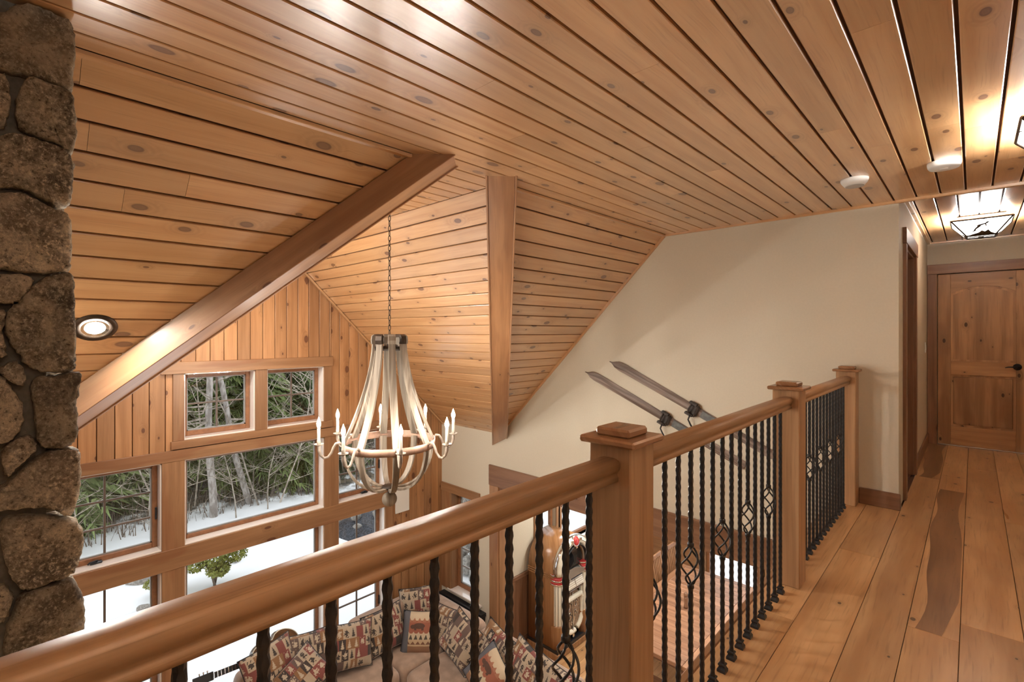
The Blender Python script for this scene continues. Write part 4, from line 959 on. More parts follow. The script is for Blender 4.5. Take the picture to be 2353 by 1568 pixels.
for y in (-.35, -1.1): downlight(V((-3.246, y, ZC - (X0 + 3.246))) + NS * .001, NS, 'unseen fill downlight added in the board slope behind the chimney')  # added fill, kept out of sight by the chimney
N3 = V((0, R2, -R2))
for x in (-5.2, -4.3, -3.5): downlight(V((x, YA - .6, ZC - .6)) + N3 * .001, N3, 'unseen fill downlight added in the gable slope behind the long beam')  # extra lights added on the unseen slope to lift the room
for p in ((-.2, -.6), (-.2, 1.2), (-.2, 3.0)): downlight((p[0], p[1], -.421), (0, 0, -1), 'unseen fill downlight added under the balcony')  # fill added for the lower floor, never in view
for p in ((-3.9, 6.0), (-2.8, 5.6), (-2.8, 7.0), (-1.4, 6.2)): downlight((p[0], p[1], NZC - .001), (0, 0, -1), 'unseen fill downlight added in the dining nook ceiling')  # unseen lights added to brighten the nook

# ------------------------------------------------------------------ skis on the wall
def ski(tip, end, bind, lab):
    tip = V((tip[0], YE, tip[1])); end = V((end[0], YE, end[1])); d = (end - tip); L = d.length; d.normalize(); n = V((-d.z, 0, d.x))
    if n.z < 0: n = -n
    r = empty('ski', (tip + end) / 2, lab, 'ski', 'pair of old skis on the cream wall')
    prof = [(0, .004), (.02, .006), (.035, .012), (.07, .034), (.13, .046), (.2, .047), (.5 * L, .040), (.8 * L, .040), (L - .02, .040), (L, .034)]
    def bow(s): return .045 * max(0, 1 - s / .35) ** 2
    mb = MB(); rings = []
    q = Matrix((d, n, V((0, -1, 0))))           # local: x along, y across, z out of the wall
    for s, w in prof:
        z = .012 + bow(s); t = .008
        rings.append([V((s - L / 2, -w, z)), V((s - L / 2, -w * .3, z + t * 1.3)), V((s - L / 2, w * .3, z + t * 1.3)), V((s - L / 2, w, z)), V((s - L / 2, w, z - t)), V((s - L / 2, -w, z - t))])
    mb.loft(rings, True, True, False)
    me = mb.mesh('board'); me.materials.append(m_ski)
    o = bpy.data.objects.new('ski_board', me); COL.objects.link(o); o.parent = r; R = q.transposed().to_4x4(); o.matrix_basis = R
    bs = (V((bind[0], YE, bind[1])) - (tip + end) / 2).dot(d)
    mb = MB().bbox(bs - .05, bs + .05, -.05, .05, .022, .03, .002)
    mb.tube([(bs - .03, -.05, .02), (bs - .03, -.06, .05), (bs - .03, 0, .075), (bs - .03, .06, .05), (bs - .03, .05, .02)], .009, 6)
    mb.tube([(bs + .03, -.05, .02), (bs + .03, -.058, .045), (bs + .03, 0, .06), (bs + .03, .058, .045), (bs + .03, .05, .02)], .008, 6)
    mb.bbox(bs - .06, bs + .02, .045, .07, .02, .06, .003).bbox(bs - .06, bs + .02, -.07, -.045, .02, .06, .003)
    me = mb.mesh('binding'); me.materials.append(plain('worn_leather_binding', (.045, .035, .03), .6, noise=.4)); o = bpy.data.objects.new('binding', me); COL.objects.link(o); o.parent = r; o.matrix_basis = R
    P0 = V((bind[0], YE - .06, bind[1])) - n * .06
    obj('strap', MB().tube([P0, P0 + V((-.02, 0, -.05)), P0 + V((.0, .01, -.10)), P0 + V((.025, .02, -.15)), P0 + V((.012, .02, -.19)), P0 + V((-.01, .02, -.205))], [.008, .007, .008, .008, .009, .005], 6), m_black, r)
    obj('foot_rest', None or MB().obbox((tip + end) / 2 + d * (bs + .24) + V((0, -.024, 0)), d, n, V((0, -1, 0)), V((.16, .034, .003)), .001), plain('worn_foot_plate', (.12, .125, .12), .5, noise=.4), r)
ski((-3.21, .89), (-1.50, .128), (-2.253, .475), 'lower of the two old wooden skis mounted on the cream wall')
ski((-2.89, 1.02), (-1.265, .262), (-1.965, .60), 'upper of the two old wooden skis mounted on the cream wall')

obj('wall_speaker', MB().bbox(XW + .001, XW + .02, 3.84, 4.07, -1.20, -.81, .005), m_white, None, None, 'white rectangular speaker panel on the pine wall beside the windows', 'speaker')

# ------------------------------------------------------------------ sofa
def cushion(x0, x1, y0, y1, z0, z1, rnd=.05, n=6):
    mb = MB(); c = V(((x0 + x1) / 2, (y0 + y1) / 2, (z0 + z1) / 2)); h = V((x1 - x0, y1 - y0, z1 - z0)) / 2
    rings = []
    for k in range(n * 2 + 1):
        ph = -pi / 2 + pi * k / (n * 2); zz = sin(ph); ins = (1 - cos(ph)) * rnd
        ring = []
        for i in range(32):
            t = 2 * pi * i / 32; cx, sy = cos(t), sin(t); e = .28
            X = abs(cx) ** e * (1 if cx > 0 else -1); Y = abs(sy) ** e * (1 if sy > 0 else -1)
            ring.append(c + V((X * (h.x - ins), Y * (h.y - ins), (abs(zz) ** .6) * (1 if zz > 0 else -1) * h.z)))
        rings.append(ring)
    # domed centre
    top = [c + (p - c) * 1 for p in rings[-1]]
    rings.append([V((c.x + (p.x - c.x) * .5, c.y + (p.y - c.y) * .5, c.z + h.z + .012)) for p in top])
    return mb.loft(rings, True, True, True)
sf = empty('sectional_sofa', (-5.2, 3.6, ZL), 'L-shaped tan suede sectional sofa in the corner of the great room', 'sofa')
ZSE = ZL + .49; ZBK = ZL + .88
obj('base', MB().bbox(-5.72, -4.90, 1.72, 4.28, ZL + .03, ZL + .28, .02).bbox(-4.90, -2.95, 3.32, 4.28, ZL + .03, ZL + .28, .02), m_suede, sf)
for y0_, y1_ in ((1.74, 2.52), (2.53, 3.30), (3.31, 3.96)): obj('seat_cushion', cushion(-5.52, -4.875, y0_, y1_, ZL + .27, ZSE), m_suede, sf, V((-5.2, (y0_ + y1_) / 2, ZL + .36)))
for x0_, x1_ in ((-4.865, -4.22), (-4.21, -3.57), (-3.56, -2.95)): obj('seat_cushion', cushion(x0_, x1_, 3.29, 3.96, ZL + .27, ZSE), m_suede, sf, V(((x0_ + x1_) / 2, 3.62, ZL + .36)))
for y0_, y1_ in ((1.72, 3.0), (3.01, 4.28)): obj('back_frame', cushion(-5.76, -5.50, y0_, y1_, ZL + .2, ZBK, .06), m_suede, sf)
for x0_, x1_ in ((-5.49, -4.40), (-4.39, -3.55), (-3.54, -2.90)): obj('back_frame', cushion(x0_, x1_, 3.99, 4.27, ZL + .2, ZBK, .06), m_suede, sf)
# pillows
def pillow_mesh(hw, hh, th, n=16):
    mb = MB(); g = {}
    for sgn in (1, -1):
        for i in range(n + 1):
            for j in range(n + 1):
                u = -1 + 2 * i / n; v = -1 + 2 * j / n
                e = max(0, (1 - abs(u) ** 2.6)) ** .55 * max(0, (1 - abs(v) ** 2.6)) ** .55
                pin = 1 - .07 * (1 - abs(v) ** 2) * abs(u) ** 3; pin2 = 1 - .07 * (1 - abs(u) ** 2) * abs(v) ** 3
                wr = .006 * sin(u * 9 + v * 5) * e
                key = (i, j, 0 if (i in (0, n) or j in (0, n)) else sgn)
                if key not in g: g[key] = len(mb.v); mb.v.append(V((u * hw * pin, v * hh * pin2, sgn * (th * e + wr))))
        for i in range(n):
            for j in range(n):
                q = [(i, j), (i + 1, j), (i + 1, j + 1), (i, j + 1)]
                mb.f.append([g[(a, b, 0 if (a in (0, n) or b in (0, n)) else sgn)] for a, b in q]); mb.sm.append(True)
    return mb
pm = pillow_mesh(.275, .25, .10).mesh('pillow'); pm.materials.append(m_patch)
pms = pillow_mesh(.23, .215, .09).mesh('pillow_small'); pms.materials.append(m_patch)
pmb = pillow_mesh(.215, .25, .09).mesh('pillow_bear'); pmb.materials.append(m_bear)
def pil_edge(hw, hh):
    pts = []
    n = 12
    for k in range(4):
        for i in range(n):
            t = -1 + 2 * i / n
            u, v = [(t, -1), (1, t), (-t, 1), (-1, -t)][k]
            pts.append((u * hw * (1 - .07 * (1 - v * v) * abs(u) ** 3), v * hh * (1 - .07 * (1 - u * u) * abs(v) ** 3), 0))
    return MB().tube(pts + [pts[0]], .005, 5, False)
pe = pil_edge(.275, .25).mesh('piping'); pes = pil_edge(.23, .215).mesh('piping'); peb = pil_edge(.215, .25).mesh('piping')
for m_ in (pe, pes, peb): m_.materials.append(m_black)
def pillow(kind, P, face, tilt, roll, lab):
    """face: compass angle the front looks to; tilt: leaning back; roll: turned in its own plane"""
    me, ed = {'p': (pm, pe), 's': (pms, pes), 'b': (pmb, peb)}[kind]
    o = bpy.data.objects.new('throw_pillow', me); COL.objects.link(o)
    f = V((cos(face), sin(face), 0)); z = (f * cos(tilt) + V((0, 0, 1)) * sin(tilt)).normalized(); x = V((-sin(face), cos(face), 0)); y = z.cross(x)
    R = Matrix((x, y, z)).transposed() @ Matrix.Rotation(roll, 3, 'Z')
    M4 = R.to_4x4(); M4.translation = V(P); o.matrix_basis = M4
    tag(o, lab, 'pillow', 'patterned throw pillows on the sofa')
    inst('piping', ed, o, wloc(o)); o.children[0].location = (0, 0, 0)
fx = 0.0; fy = -pi / 2
pillow('p', atx(622, 1540, -5.38), fx + .1, .42, .10, 'patchwork pillow at the left end of the sofa, in front of the guitar')
pillow('s', atx(697, 1552, -5.12), fx - .5, .7, .75, 'small patchwork pillow propped on its corner in front of the left pillows')
pillow('p', atx(705, 1510, -5.40), fx - .1, .40, -.1, 'patchwork pillow second from the left against the window-side back')
pillow('p', atx(802, 1485, -5.36), fx - .2, .40, -.12, 'patchwork pillow in the middle of the window-side back, left of a baluster')
pillow('p', atx(884, 1448, -5.38), fx - .1, .38, .06, 'patchwork pillow left of the sofa corner beside the bear pillow')
pillow('p', atx(966, 1394, -5.42), fx - .75, .30, .12, 'patchwork pillow deepest in the sofa corner behind the bear pillow')
pillow('b', atx(963, 1454, -5.12), fx - .72, .40, -.06, 'tapestry pillow with a bear band in the sofa corner')
pillow('p', aty(1017, 1440, 3.98), fy + .15, .36, .0, 'patchwork pillow just right of the corner bear pillow')
pillow('p', aty(1062, 1474, 3.84), fy + .2, .42, -.42, 'large patchwork pillow tipped sideways on the right wing')
pillow('p', aty(1140, 1500, 3.98), fy + .1, .40, -.3, 'patchwork pillow on the right wing behind the second bear pillow')
pillow('b', aty(1118, 1548, 3.70), fy + .1, .55, -.6, 'tapestry bear pillow lying low on the right wing')
pillow('p', aty(1209, 1545, 3.98), fy, .40, -.25, 'patchwork pillow on the right wing nearest the jukebox')
pillow('p', aty(1270, 1590, 3.95), fy, .40, -.1, 'patchwork pillow at the far right end of the right wing')

# guitar standing on its side behind the left pillow
gt = empty('guitar', (-5.60, 2.0, ZBK), 'dark acoustic guitar lying along the sofa back in front of the window', 'guitar')
def gbody():
    pts = []
    for i in range(48):
        t = 2 * pi * i / 48; c_, s_ = cos(t), sin(t)
        x = .25 * c_                       # along the guitar
        w = (.195 if c_ > 0 else .145) * abs(s_) ** .75; w *= 1 - .20 * math.exp(-((x + .035) / .07) ** 2)
        pts.append((x, w * (1 if s_ >= 0 else -1)))
    return pts
gO = V((-5.60, 2.12, ZBK + .10)); gd = V((0, 1, -.06)).normalized(); gu = V((-.42, .05, .9)).normalized(); gn = gd.cross(gu).normalized()
G = lambda x, y, z: gO + gd * x + gu * y + gn * z
sgn_ = 1 if gn.x > 0 else -1
bp = gbody()
bdy = obj('body', MB().loft([[G(x * s, y * s, sgn_ * z) for x, y in bp] for s, z in ((.97, -.05), (1, -.044), (1, .044), (.97, .05))], True, True, False), m_guitar, gt)
obj('binding', MB().tube([G(x, y, sgn_ * .05) for x, y in bp] + [G(*bp[0], sgn_ * .05)], .005, 5, False), m_plast, bdy)
obj('sound_hole', MB().lathe([(.05, 0), (.05, .002), (.001, .002)], G(-.06, 0, sgn_ * .05), 20, gn * sgn_), m_black, bdy)
obj('bridge', MB().obbox(G(.12, 0, sgn_ * .054), gd, gu, gn, V((.014, .07, .004)), .001), m_black, bdy)
nk = obj('neck', MB().obbox(G(-.42, 0, sgn_ * .045), gd, gu, gn, V((.19, .026, .012)), .004), m_guitar, gt)
obj('fretboard', MB().obbox(G(-.38, 0, sgn_ * .060), gd, gu, gn, V((.25, .027, .003)), .001), m_black, nk)
fm = MB()
for i in range(14): fm.obbox(G(-.61 + i * .033, 0, sgn_ * .064), gd, gu, gn, V((.002, .026, .0012)), .0003)
obj('frets', fm, m_chrome, nk)
hd = obj('headstock', MB().obbox(G(-.70, 0, sgn_ * .040), gd, gu, gn, V((.09, .038, .009)), .003), m_black, gt)
for i in range(3):
    for q in (-1, 1): obj('tuning_peg', MB().tube([G(-.66 - i * .035, q * .036, sgn_ * .04), G(-.66 - i * .035, q * .062, sgn_ * .04)], [.004, .008], 6), m_chrome, hd)

# ------------------------------------------------------------------ jukebox
jb = V((-4.13, 5.67, ZL)); jk = empty('jukebox', jb, 'bubble-top walnut jukebox with cream light tubes beside the nook opening', 'jukebox')
J = lambda x, y, z: jb + V((x, y, z))
def archprof(hw, zc, z0, n=20):
    return [(-hw, z0)] + [(-hw * cos(pi * i / n), zc + hw * sin(pi * i / n)) for i in range(n + 1)] + [(hw, z0)]
AR = .40; AZ = 1.19
pr = archprof(AR, AZ, .13)
obj('cabinet', MB().prism([J(-.52, y, z) for y, z in pr], (.46, 0, 0), True), m_jukew, jk)
obj('plinth', MB().bbox(*(jb.x - .54, jb.x + .02), jb.y - .42, jb.y + .42, ZL, ZL + .085, .01), m_jukew, jk)
obj('kick_strip', MB().box(jb.x - .53, jb.x + .012, jb.y - .405, jb.y + .405, ZL + .085, ZL + .13), m_black, jk)
obj('side_mouldings', MB().bbox(jb.x - .53, jb.x - .06, jb.y - .41, jb.y - .40, ZL + 1.07, ZL + 1.085, .003).bbox(jb.x - .53, jb.x - .06, jb.y - .41, jb.y - .40, ZL + 1.10, ZL + 1.115, .003).bbox(jb.x - .53, jb.x - .06, jb.y - .41, jb.y - .40, ZL + 1.13, ZL + 1.145, .003), m_jukew, jk)
# rounded front corner columns (wood foot) and pillars
for s in (-1, 1):
    obj('foot_column', MB().lathe([(.115, 0), (.115, .30), (.105, .33)], J(-.075, s * .29, .13), 24), m_jukew, jk)
    pl_ = obj('pillar', MB().lathe([(.098, 0), (.106, .02), (.106, .60), (.10, .62)], J(-.075, s * .292, .44), 24), m_plast, jk)
    bars = MB()
    for q in range(-3, 4):
        an = q * .42 + (0 if s > 0 else 0); bars.tube([J(-.075 + .107 * cos(an), s * .292 + .107 * sin(an), .45), J(-.075 + .107 * cos(an), s * .292 + .107 * sin(an), 1.05)], .0035, 4)
    obj('pillar_bars', bars, m_black, pl_)
    bd = obj('pillar_band', MB().lathe([(.108, 0), (.116, .005), (.116, .025), (.108, .03), (.108, .045), (.118, .05), (.118, .085), (.108, .09), (.108, .105), (.116, .11), (.116, .13), (.108, .135)], J(-.075, s * .292, 1.02), 24), m_red, jk)
    obj('band_chrome', MB().lathe([(.117, 0), (.120, .004), (.120, .016), (.117, .02)], J(-.075, s * .292, 1.005), 24).lathe([(.117, 0), (.120, .004), (.120, .016), (.117, .02)], J(-.075, s * .292, 1.06), 24).lathe([(.117, 0), (.120, .004), (.120, .016), (.117, .02)], J(-.075, s * .292, 1.13), 24), m_chrome, bd)
# arched tube over the top front
def archband(r0, r1, x0, x1, n=28, z0=1.14):
    o_ = []
    path = [(-1, 0, z0 - AZ)] + [(-cos(pi * i / n), sin(pi * i / n), 0) for i in range(n + 1)] + [(1, 0, z0 - AZ)]
    rings = []
    for cy, cz, ez in path:
        ring = []
        for k in range(12):
            a = 2 * pi * k / 12; rr = (r0 + r1) / 2 + (r1 - r0) / 2 * cos(a); xx = (x0 + x1) / 2 + (x1 - x0) / 2 * sin(a)
            ring.append(J(xx, cy * rr, AZ + cz * rr + ez))
        rings.append(ring)
    return MB().loft(rings, True, True, True)
ab = obj('arch_tube', archband(.275, .398, -.10, .035), m_plast, jk)
obj('arch_trim', archband(.268, .282, -.02, .045).loft([], True) if False else archband(.266, .28, -.02, .042), m_black, ab)
obj('arch_trim', archband(.395, .408, -.07, .0), m_chrome, ab)
obj('arch_trim', archband(.335, .340, .028, .040), m_black, ab)
# crest
cr_ = obj('crest', MB().lathe([(.001, .03), (.05, .025), (.068, .008), (.07, -.02)], J(.02, 0, AZ + .335), 18, V((1, 0, .35))), m_red, jk)
obj('crest_chrome', MB().lathe([(.068, -.02), (.082, -.01), (.084, .004), (.07, .01)], J(.02, 0, AZ + .335), 18, V((1, 0, .35))).bbox(jb.x - .02, jb.x + .05, jb.y - .02, jb.y + .02, ZL + AZ + .235, ZL + AZ + .28, .008).bbox(jb.x - .02, jb.x + .05, jb.y - .12, jb.y - .07, ZL + AZ + .32, ZL + AZ + .36, .01).bbox(jb.x - .02, jb.x + .05, jb.y + .07, jb.y + .12, ZL + AZ + .32, ZL + AZ + .36, .01), m_chrome, cr_)
# front: dome window with record works, title strips, grille
fp = [(-.26, 1.0)] + [(-.265 * cos(pi * i / 16), AZ + .265 * sin(pi * i / 16)) for i in range(17)] + [(.26, 1.0)]
obj('dome_window', MB().prism([J(-.065, y, z) for y, z in fp], (.01, 0, 0)), m_smoked, jk)
rw = MB()
for q in range(7): rw.lathe([(.001, 0), (.085, .001), (.085, .004), (.001, .005)], J(-.045, -.12 + q * .016, AZ + .02 + .012 * q), 16, V((.5, 1, .1)))
obj('record_stack', rw, m_black, jk)
obj('selector_shelf', MB().obbox(J(.0, 0, 1.075), V((.8, 0, -.6)), V((0, 1, 0)), V((.6, 0, .8)), V((.055, .20, .012)), .004), m_chrome, jk)
ts = obj('title_panel', MB().obbox(J(-.005, 0, .955), V((0, 1, 0)), V((-.35, 0, .94)), V((.94, 0, .35)), V((.195, .085, .008)), .003), m_plast, jk)
st = MB()
for i in range(2):
    for q in range(6): st.obbox(J(.0065 - .0352 * ((q - 2.5) * .025 / .094) * 0 , -.1 + i * .2, .955) + V((-.35, 0, .94)) * ((q - 2.5) * .026) + V((.94, 0, .35)) * .004, V((0, 1, 0)), V((-.35, 0, .94)), V((.94, 0, .35)), V((.088, .0018, .0008)), .0002)
st.obbox(J(.0065, 0, .955) + V((.94, 0, .35)) * .004, V((0, 1, 0)), V((-.35, 0, .94)), V((.94, 0, .35)), V((.004, .08, .0012)), .0003)
obj('title_strips', st, m_casX, ts)
obj('nameplate', MB().obbox(J(.035, 0, 1.035), V((0, 1, 0)), V((-.35, 0, .94)), V((.94, 0, .35)), V((.13, .014, .004)), .002), m_black, jk)
obj('button_row', MB().bbox(jb.x - .0, jb.x + .022, jb.y - .19, jb.y + .19, ZL + .835, ZL + .86, .003), m_chrome, jk)
gp = [(.20 * cos(2 * pi * i / 28), .50 + (.33 if sin(2 * pi * i / 28) > 0 else .26) * abs(sin(2 * pi * i / 28)) ** .7 * (1 if sin(2 * pi * i / 28) >= 0 else -1)) for i in range(28)]
obj('grille_cloth', MB().prism([J(-.065, y * .98, z) for y, z in gp], (.015, 0, 0)), plain('grille_cloth', (.30, .20, .13), .7, noise=.5, nscale=90), jk)
obj('grille_tube', MB().tube([J(-.035, y * 1.12, .5 + (z - .5) * 1.08) for y, z in gp if z < .72][14:] + [J(-.035, y * 1.12, .5 + (z - .5) * 1.08) for y, z in gp if z < .72][:14], .036, 8), m_plast, jk)
cu = MB()
for (yy, zz, r_, tw) in ((-.08, .60, .06, 1), (.08, .60, .06, -1), (-.06, .44, .05, -1), (.06, .44, .05, 1), (0, .68, .04, 1), (0, .34, .04, -1)):
    cu.tube([J(-.04, yy + r_ * (1 - i / 22) * cos(tw * i * .5), zz + r_ * (1 - i / 22) * sin(i * .5) * 1.4) for i in range(20)], .008, 5)
cu.tube([J(-.04, 0, .25), J(-.02, .01, .4), J(-.03, -.01, .6), J(-.04, 0, .78)], .010, 6).bbox(jb.x - .05, jb.x - .01, jb.y - .02, jb.y + .02, ZL + .14, ZL + .26, .006)
obj('grille_scrolls', cu, m_chrome, jk)
obj('front_panel', MB().box(jb.x - .075, jb.x - .06, jb.y - .39, jb.y + .39, ZL + .13, ZL + 1.15), m_jukew, jk)

# ------------------------------------------------------------------ dining table, chairs, bench
ZT = ZL + .76; TX0, TX1, TY0, TY1 = -3.42, -2.27, 5.27, 7.62
tb = empty('dining_table', ((TX0 + TX1) / 2, (TY0 + TY1) / 2, ZL), 'long plank-top wooden dining table seen through the balusters', 'table')
n = 20; tw = (TY1 - TY0 - .20) / n
for i in range(n):
    y0_ = TY0 + .10 + i * tw
    C = V(((TX0 + TX1) / 2, y0_ + tw / 2, ZT - .02))
    obj('plank', MB().bbox(TX0 + .10, TX1 - .10, y0_ + .0012, y0_ + tw - .0012, ZT - .04, ZT, .003), m_table, tb, C)
mty = wood('table_edge', (.30, .14, .07), (.42, .22, .12), (.08, .03, .02), 'Y', rough=.32, knots=.2, vary=.1)
obj('side_board', MB().bbox(TX0, TX0 + .098, TY0, TY1, ZT - .05, ZT, .005), mty, tb, V((TX0, 6.4, ZT))); obj('side_board', MB().bbox(TX1 - .098, TX1, TY0, TY1, ZT - .05, ZT, .005), mty, tb, V((TX1, 6.4, ZT)))
obj('end_board', MB().bbox(TX0 + .10, TX1 - .10, TY0, TY0 + .099, ZT - .05, ZT, .005), m_table, tb, V((-2.85, TY0, ZT))); obj('end_board', MB().bbox(TX0 + .10, TX1 - .10, TY1 - .099, TY1, ZT - .05, ZT, .005), m_table, tb, V((-2.85, TY1, ZT)))
pg = MB().lathe([(.001, .002), (.011, .0015), (.012, 0)], (0, 0, 0), 10).mesh('dark_plug'); pg.materials.append(m_black)
for x in (TX0 + .05, TX0 + .3, -2.845, TX1 - .3, TX1 - .05): inst('dark_plug', pg, tb, (x, TY0 - .0, ZT - .025), (pi / 2, 0, 0))
obj('apron', MB().box(TX0 + .08, TX1 - .08, TY0 + .12, TY0 + .15, ZT - .15, ZT - .04).box(TX0 + .08, TX0 + .11, TY0 + .12, TY1 - .12, ZT - .15, ZT - .04).box(TX1 - .11, TX1 - .08, TY0 + .12, TY1 - .12, ZT - .15, ZT - .04), m_casX, tb)
for x in (TX0 + .12, TX1 - .12):
    for y in (TY0 + .16, 7.32): obj('leg', MB().lathe([(.035, 0), (.045, .1), (.04, .35), (.055, .5), (.05, .58), (.06, .60), (.06, .72)], (x, y, ZL), 14), m_casZ, tb)
def chair(x, y, rz, lab):
    r = empty('dining_chair', (x, y, ZL), lab, 'chair', 'spindle-back chairs at the dining table'); P = V((x, y, ZL))
    obj('seat', MB().bbox(x - .21, x + .23, y - .22, y + .22, ZL + .42, ZL + .45, .01), m_chair, r)
    obj('seat_cushion', cushion(x - .19, x + .20, y - .20, y + .20, ZL + .45, ZL + .50, .03, 4), plain('chair_cushion_linen', (.62, .58, .50), .9), r)
    for sx in (-.18, .19):
        for sy in (-.19, .19): obj('leg', MB().tube([(x + sx, y + sy, ZL + .42), (x + sx * 1.12, y + sy * 1.1, ZL)], [.02, .015], 8), m_chair, r)
    for sy in (-.20, .20): obj('back_post', MB().tube([(x - .19, y + sy, ZL + .43), (x - .22, y + sy * 1.03, ZL + .7), (x - .27, y + sy * 1.05, ZL + 1.0)], [.019, .018, .014], 8), m_chair, r)
    obj('backrest', MB().bbox(x - .282, x - .255, y - .225, y + .225, ZL + .955, ZL + 1.03, .008), m_chair, r)
    for i in range(7): obj('spindle', MB().tube([(x - .195, y - .15 + .05 * i, ZL + .44), (x - .225, y - .152 + .051 * i, ZL + .7), (x - .268, y - .155 + .052 * i, ZL + .96)], [.008, .011, .007], 6), m_chair, r)
    r.rotation_euler = (0, 0, rz)
chair(-3.34, 7.04, 0.03, 'spindle-back chair tucked at the near left side of the table'); chair(-3.34, 7.60, -.03, 'spindle-back chair tucked at the far left side of the table')
bn = empty('bench', (-2.85, 5.18, ZL), 'dark wooden bench half under the near end of the table', 'bench')
obj('seat', MB().bbox(-3.25, -2.42, 5.02, 5.34, ZL + .41, ZL + .45, .006), m_casX, bn)
for x in (-3.15, -2.52): obj('leg', MB().bbox(x - .03, x + .03, 5.05, 5.31, ZL, ZL + .41, .005), m_casZ, bn)
for (p, lab) in (((1576, 1397), 'dark turned pepper mill on the table, left of the pair'), ((1613, 1370), 'dark turned pepper mill on the table, right of the pair')):
    q = atz(*p, ZT); mlr = empty('pepper_mill', q, lab, 'pepper mill')
    obj('body', MB().lathe([(.027, 0), (.029, .02), (.02, .06), (.024, .11), (.028, .14), (.022, .15)], q, 16), m_casZ, mlr)
    obj('cap', MB().lathe([(.022, .151), (.028, .16), (.028, .185), (.016, .205), (.008, .21), (.01, .22), (.001, .226)], q, 16), m_casZ, mlr)

def mk_snowwood():
    m, N, M, mix, step, done = newmat('snow_and_woodland_litter')
    tc = N('TexCoord').outputs['Object']; sp = N('SeparateXYZ', {0: tc}).outputs
    d = M('ADD', M('MULTIPLY', sp[0], -1.0), M('MULTIPLY_ADD', sp[1], .18, -14.9))
    n = N('TexNoise', {'Vector': tc, 'Scale': 1.3, 'Detail': 8.0, 'Roughness': .7}).outputs[0]
    n2 = N('TexNoise', {'Vector': tc, 'Scale': 7.0, 'Detail': 6.0}).outputs[0]
    lit = M('MULTIPLY', step(d, 0.0, .8), step(n, .40, .50))
    col = mix(lit, (.90, .92, .94), mix(step(n2, .35, .65), (.05, .045, .035), (.20, .16, .11)))
    return done(N('BsdfPrincipled', {'Base Color': col, 'Roughness': .85, 'Normal': N('Bump', {'Height': n2, 'Strength': .3}).outputs[0]}).outputs[0])
# ------------------------------------------------------------------ outdoors
ZG = -3.5
def gh(x, y):
    d = -x - 13.6 + .18 * (y - 4)
    b = 0 if d < 0 else (.10 * d + .006 * d * d)
    return ZG + .04 * sin(x * .9 + y * .6) + .03 * sin(y * 1.7 - x * .4) + min(b, 6)
m_wood_floor = mk_snowwood()
mb = MB(); nx, ny = 60, 60
xs = [-6.05 - 44 * (i / nx) ** 1.5 for i in range(nx + 1)]; ysv = [-34 + 80 * j / ny for j in range(ny + 1)]
mb.v = [V((x, y, gh(x, y))) for x in xs for y in ysv]
for i in range(nx):
    for j in range(ny): k = i * (ny + 1) + j; mb.f.append([k, k + 1, k + ny + 2, k + ny + 1]); mb.sm.append(True)
tag(obj('snow_ground', mb, m_wood_floor, None, (0, 0, 0)), 'snow-covered garden rising to the woods', 'snow', None, 'structure')
mb = MB(); mb.v = [V((x, y, ZG + .03 * sin(x * 2 + y))) for x in (-6.05, -3, 0, 4, 12) for y in (8.6, 12, 18, 26, 40)]
for i in range(4):
    for j in range(4): k = i * 5 + j; mb.f.append([k, k + 1, k + 6, k + 5]); mb.sm.append(True)
tag(obj('snow_ground', mb, m_snow, None, (0, 15, ZG)), 'snow-covered ground outside the dining nook windows', 'snow', None, 'structure')

orng = random.Random(21)
def lump(r_, seed, fl=.7):
    rr = random.Random(seed); mb = MB(); n, m = 12, 8; ph = [rr.uniform(0, 6) for _ in range(6)]
    rings = []
    for i in range(m + 1):
        a = pi * i / m; ring = []
        for j in range(n):
            b = 2 * pi * j / n; d = V((sin(a) * cos(b), sin(a) * sin(b), cos(a)))
            k = 1 + .16 * sin(d.x * 3 + ph[0]) * cos(d.y * 2.6 + ph[1]) + .1 * sin(d.z * 4 + d.x * 3 + ph[2])
            ring.append(V((d.x * r_ * k, d.y * r_ * k * .85, d.z * r_ * k * fl)))
        rings.append(ring)
    return mb.loft(rings, True, True, True)
bl = [lump(1, s, f) .mesh('boulder') for s, f in ((1, .7), (2, .85), (3, .6), (4, .75))]
for m_ in bl: m_.materials.append(m_boulder)
def boulder(p, s, k, lab, grp=None, cat='boulder'):
    o = inst('boulder', bl[k % 4], None, p, (orng.uniform(-.3, .3), orng.uniform(-.3, .3), orng.uniform(0, 6)), (s, s, s)); return tag(o, lab, cat, grp)
for (u, v, s, k, lab) in ((332, 1334, .30, 0, 'brown boulder in the snow beside the lower left window muntin'), (330, 1400, .10, 2, 'small dark rock in the snow low in the left window'), (541, 1287, .08, 1, 'small brown stone in the snow right of the green shrub')):
    p = atz(u, v, ZG); boulder((p.x, p.y, ZG + .02), s, k, lab)
# dark gravel bank with boulders to the right, retaining wall of round stones outside the end wall
mb = MB(); P_ = []
for i in range(15):
    for j in range(15):
        x = -12.6 + 3.6 * i / 14; y = 5.3 + 3.3 * j / 14; e = min(1, i / 3, (14 - i) / 3, j / 3)
        P_.append(V((x, y, ZG - .12 + e * (.35 + .05 * j * .7) + .05 * sin(i * 2.1 + j * 1.3))))
mb.v = P_
for i in range(14):
    for j in range(14): k = i * 15 + j; mb.f.append([k, k + 1, k + 16, k + 15]); mb.sm.append(True)
tag(obj('gravel_bank', mb, m_gravel, None, (-10, 8, ZG)), 'dark gravel bank with pale stones outside the right windows', 'gravel', None, 'stuff')
for i in range(16):
    x = orng.uniform(-11.6, -9.6); y = orng.uniform(5.7, 7.6); boulder((x, y, ZG + .30 + (y - 5.3) * .12), orng.uniform(.07, .17), i, 'pale round stone lying on the dark gravel bank', 'stones on the gravel bank', 'stone')
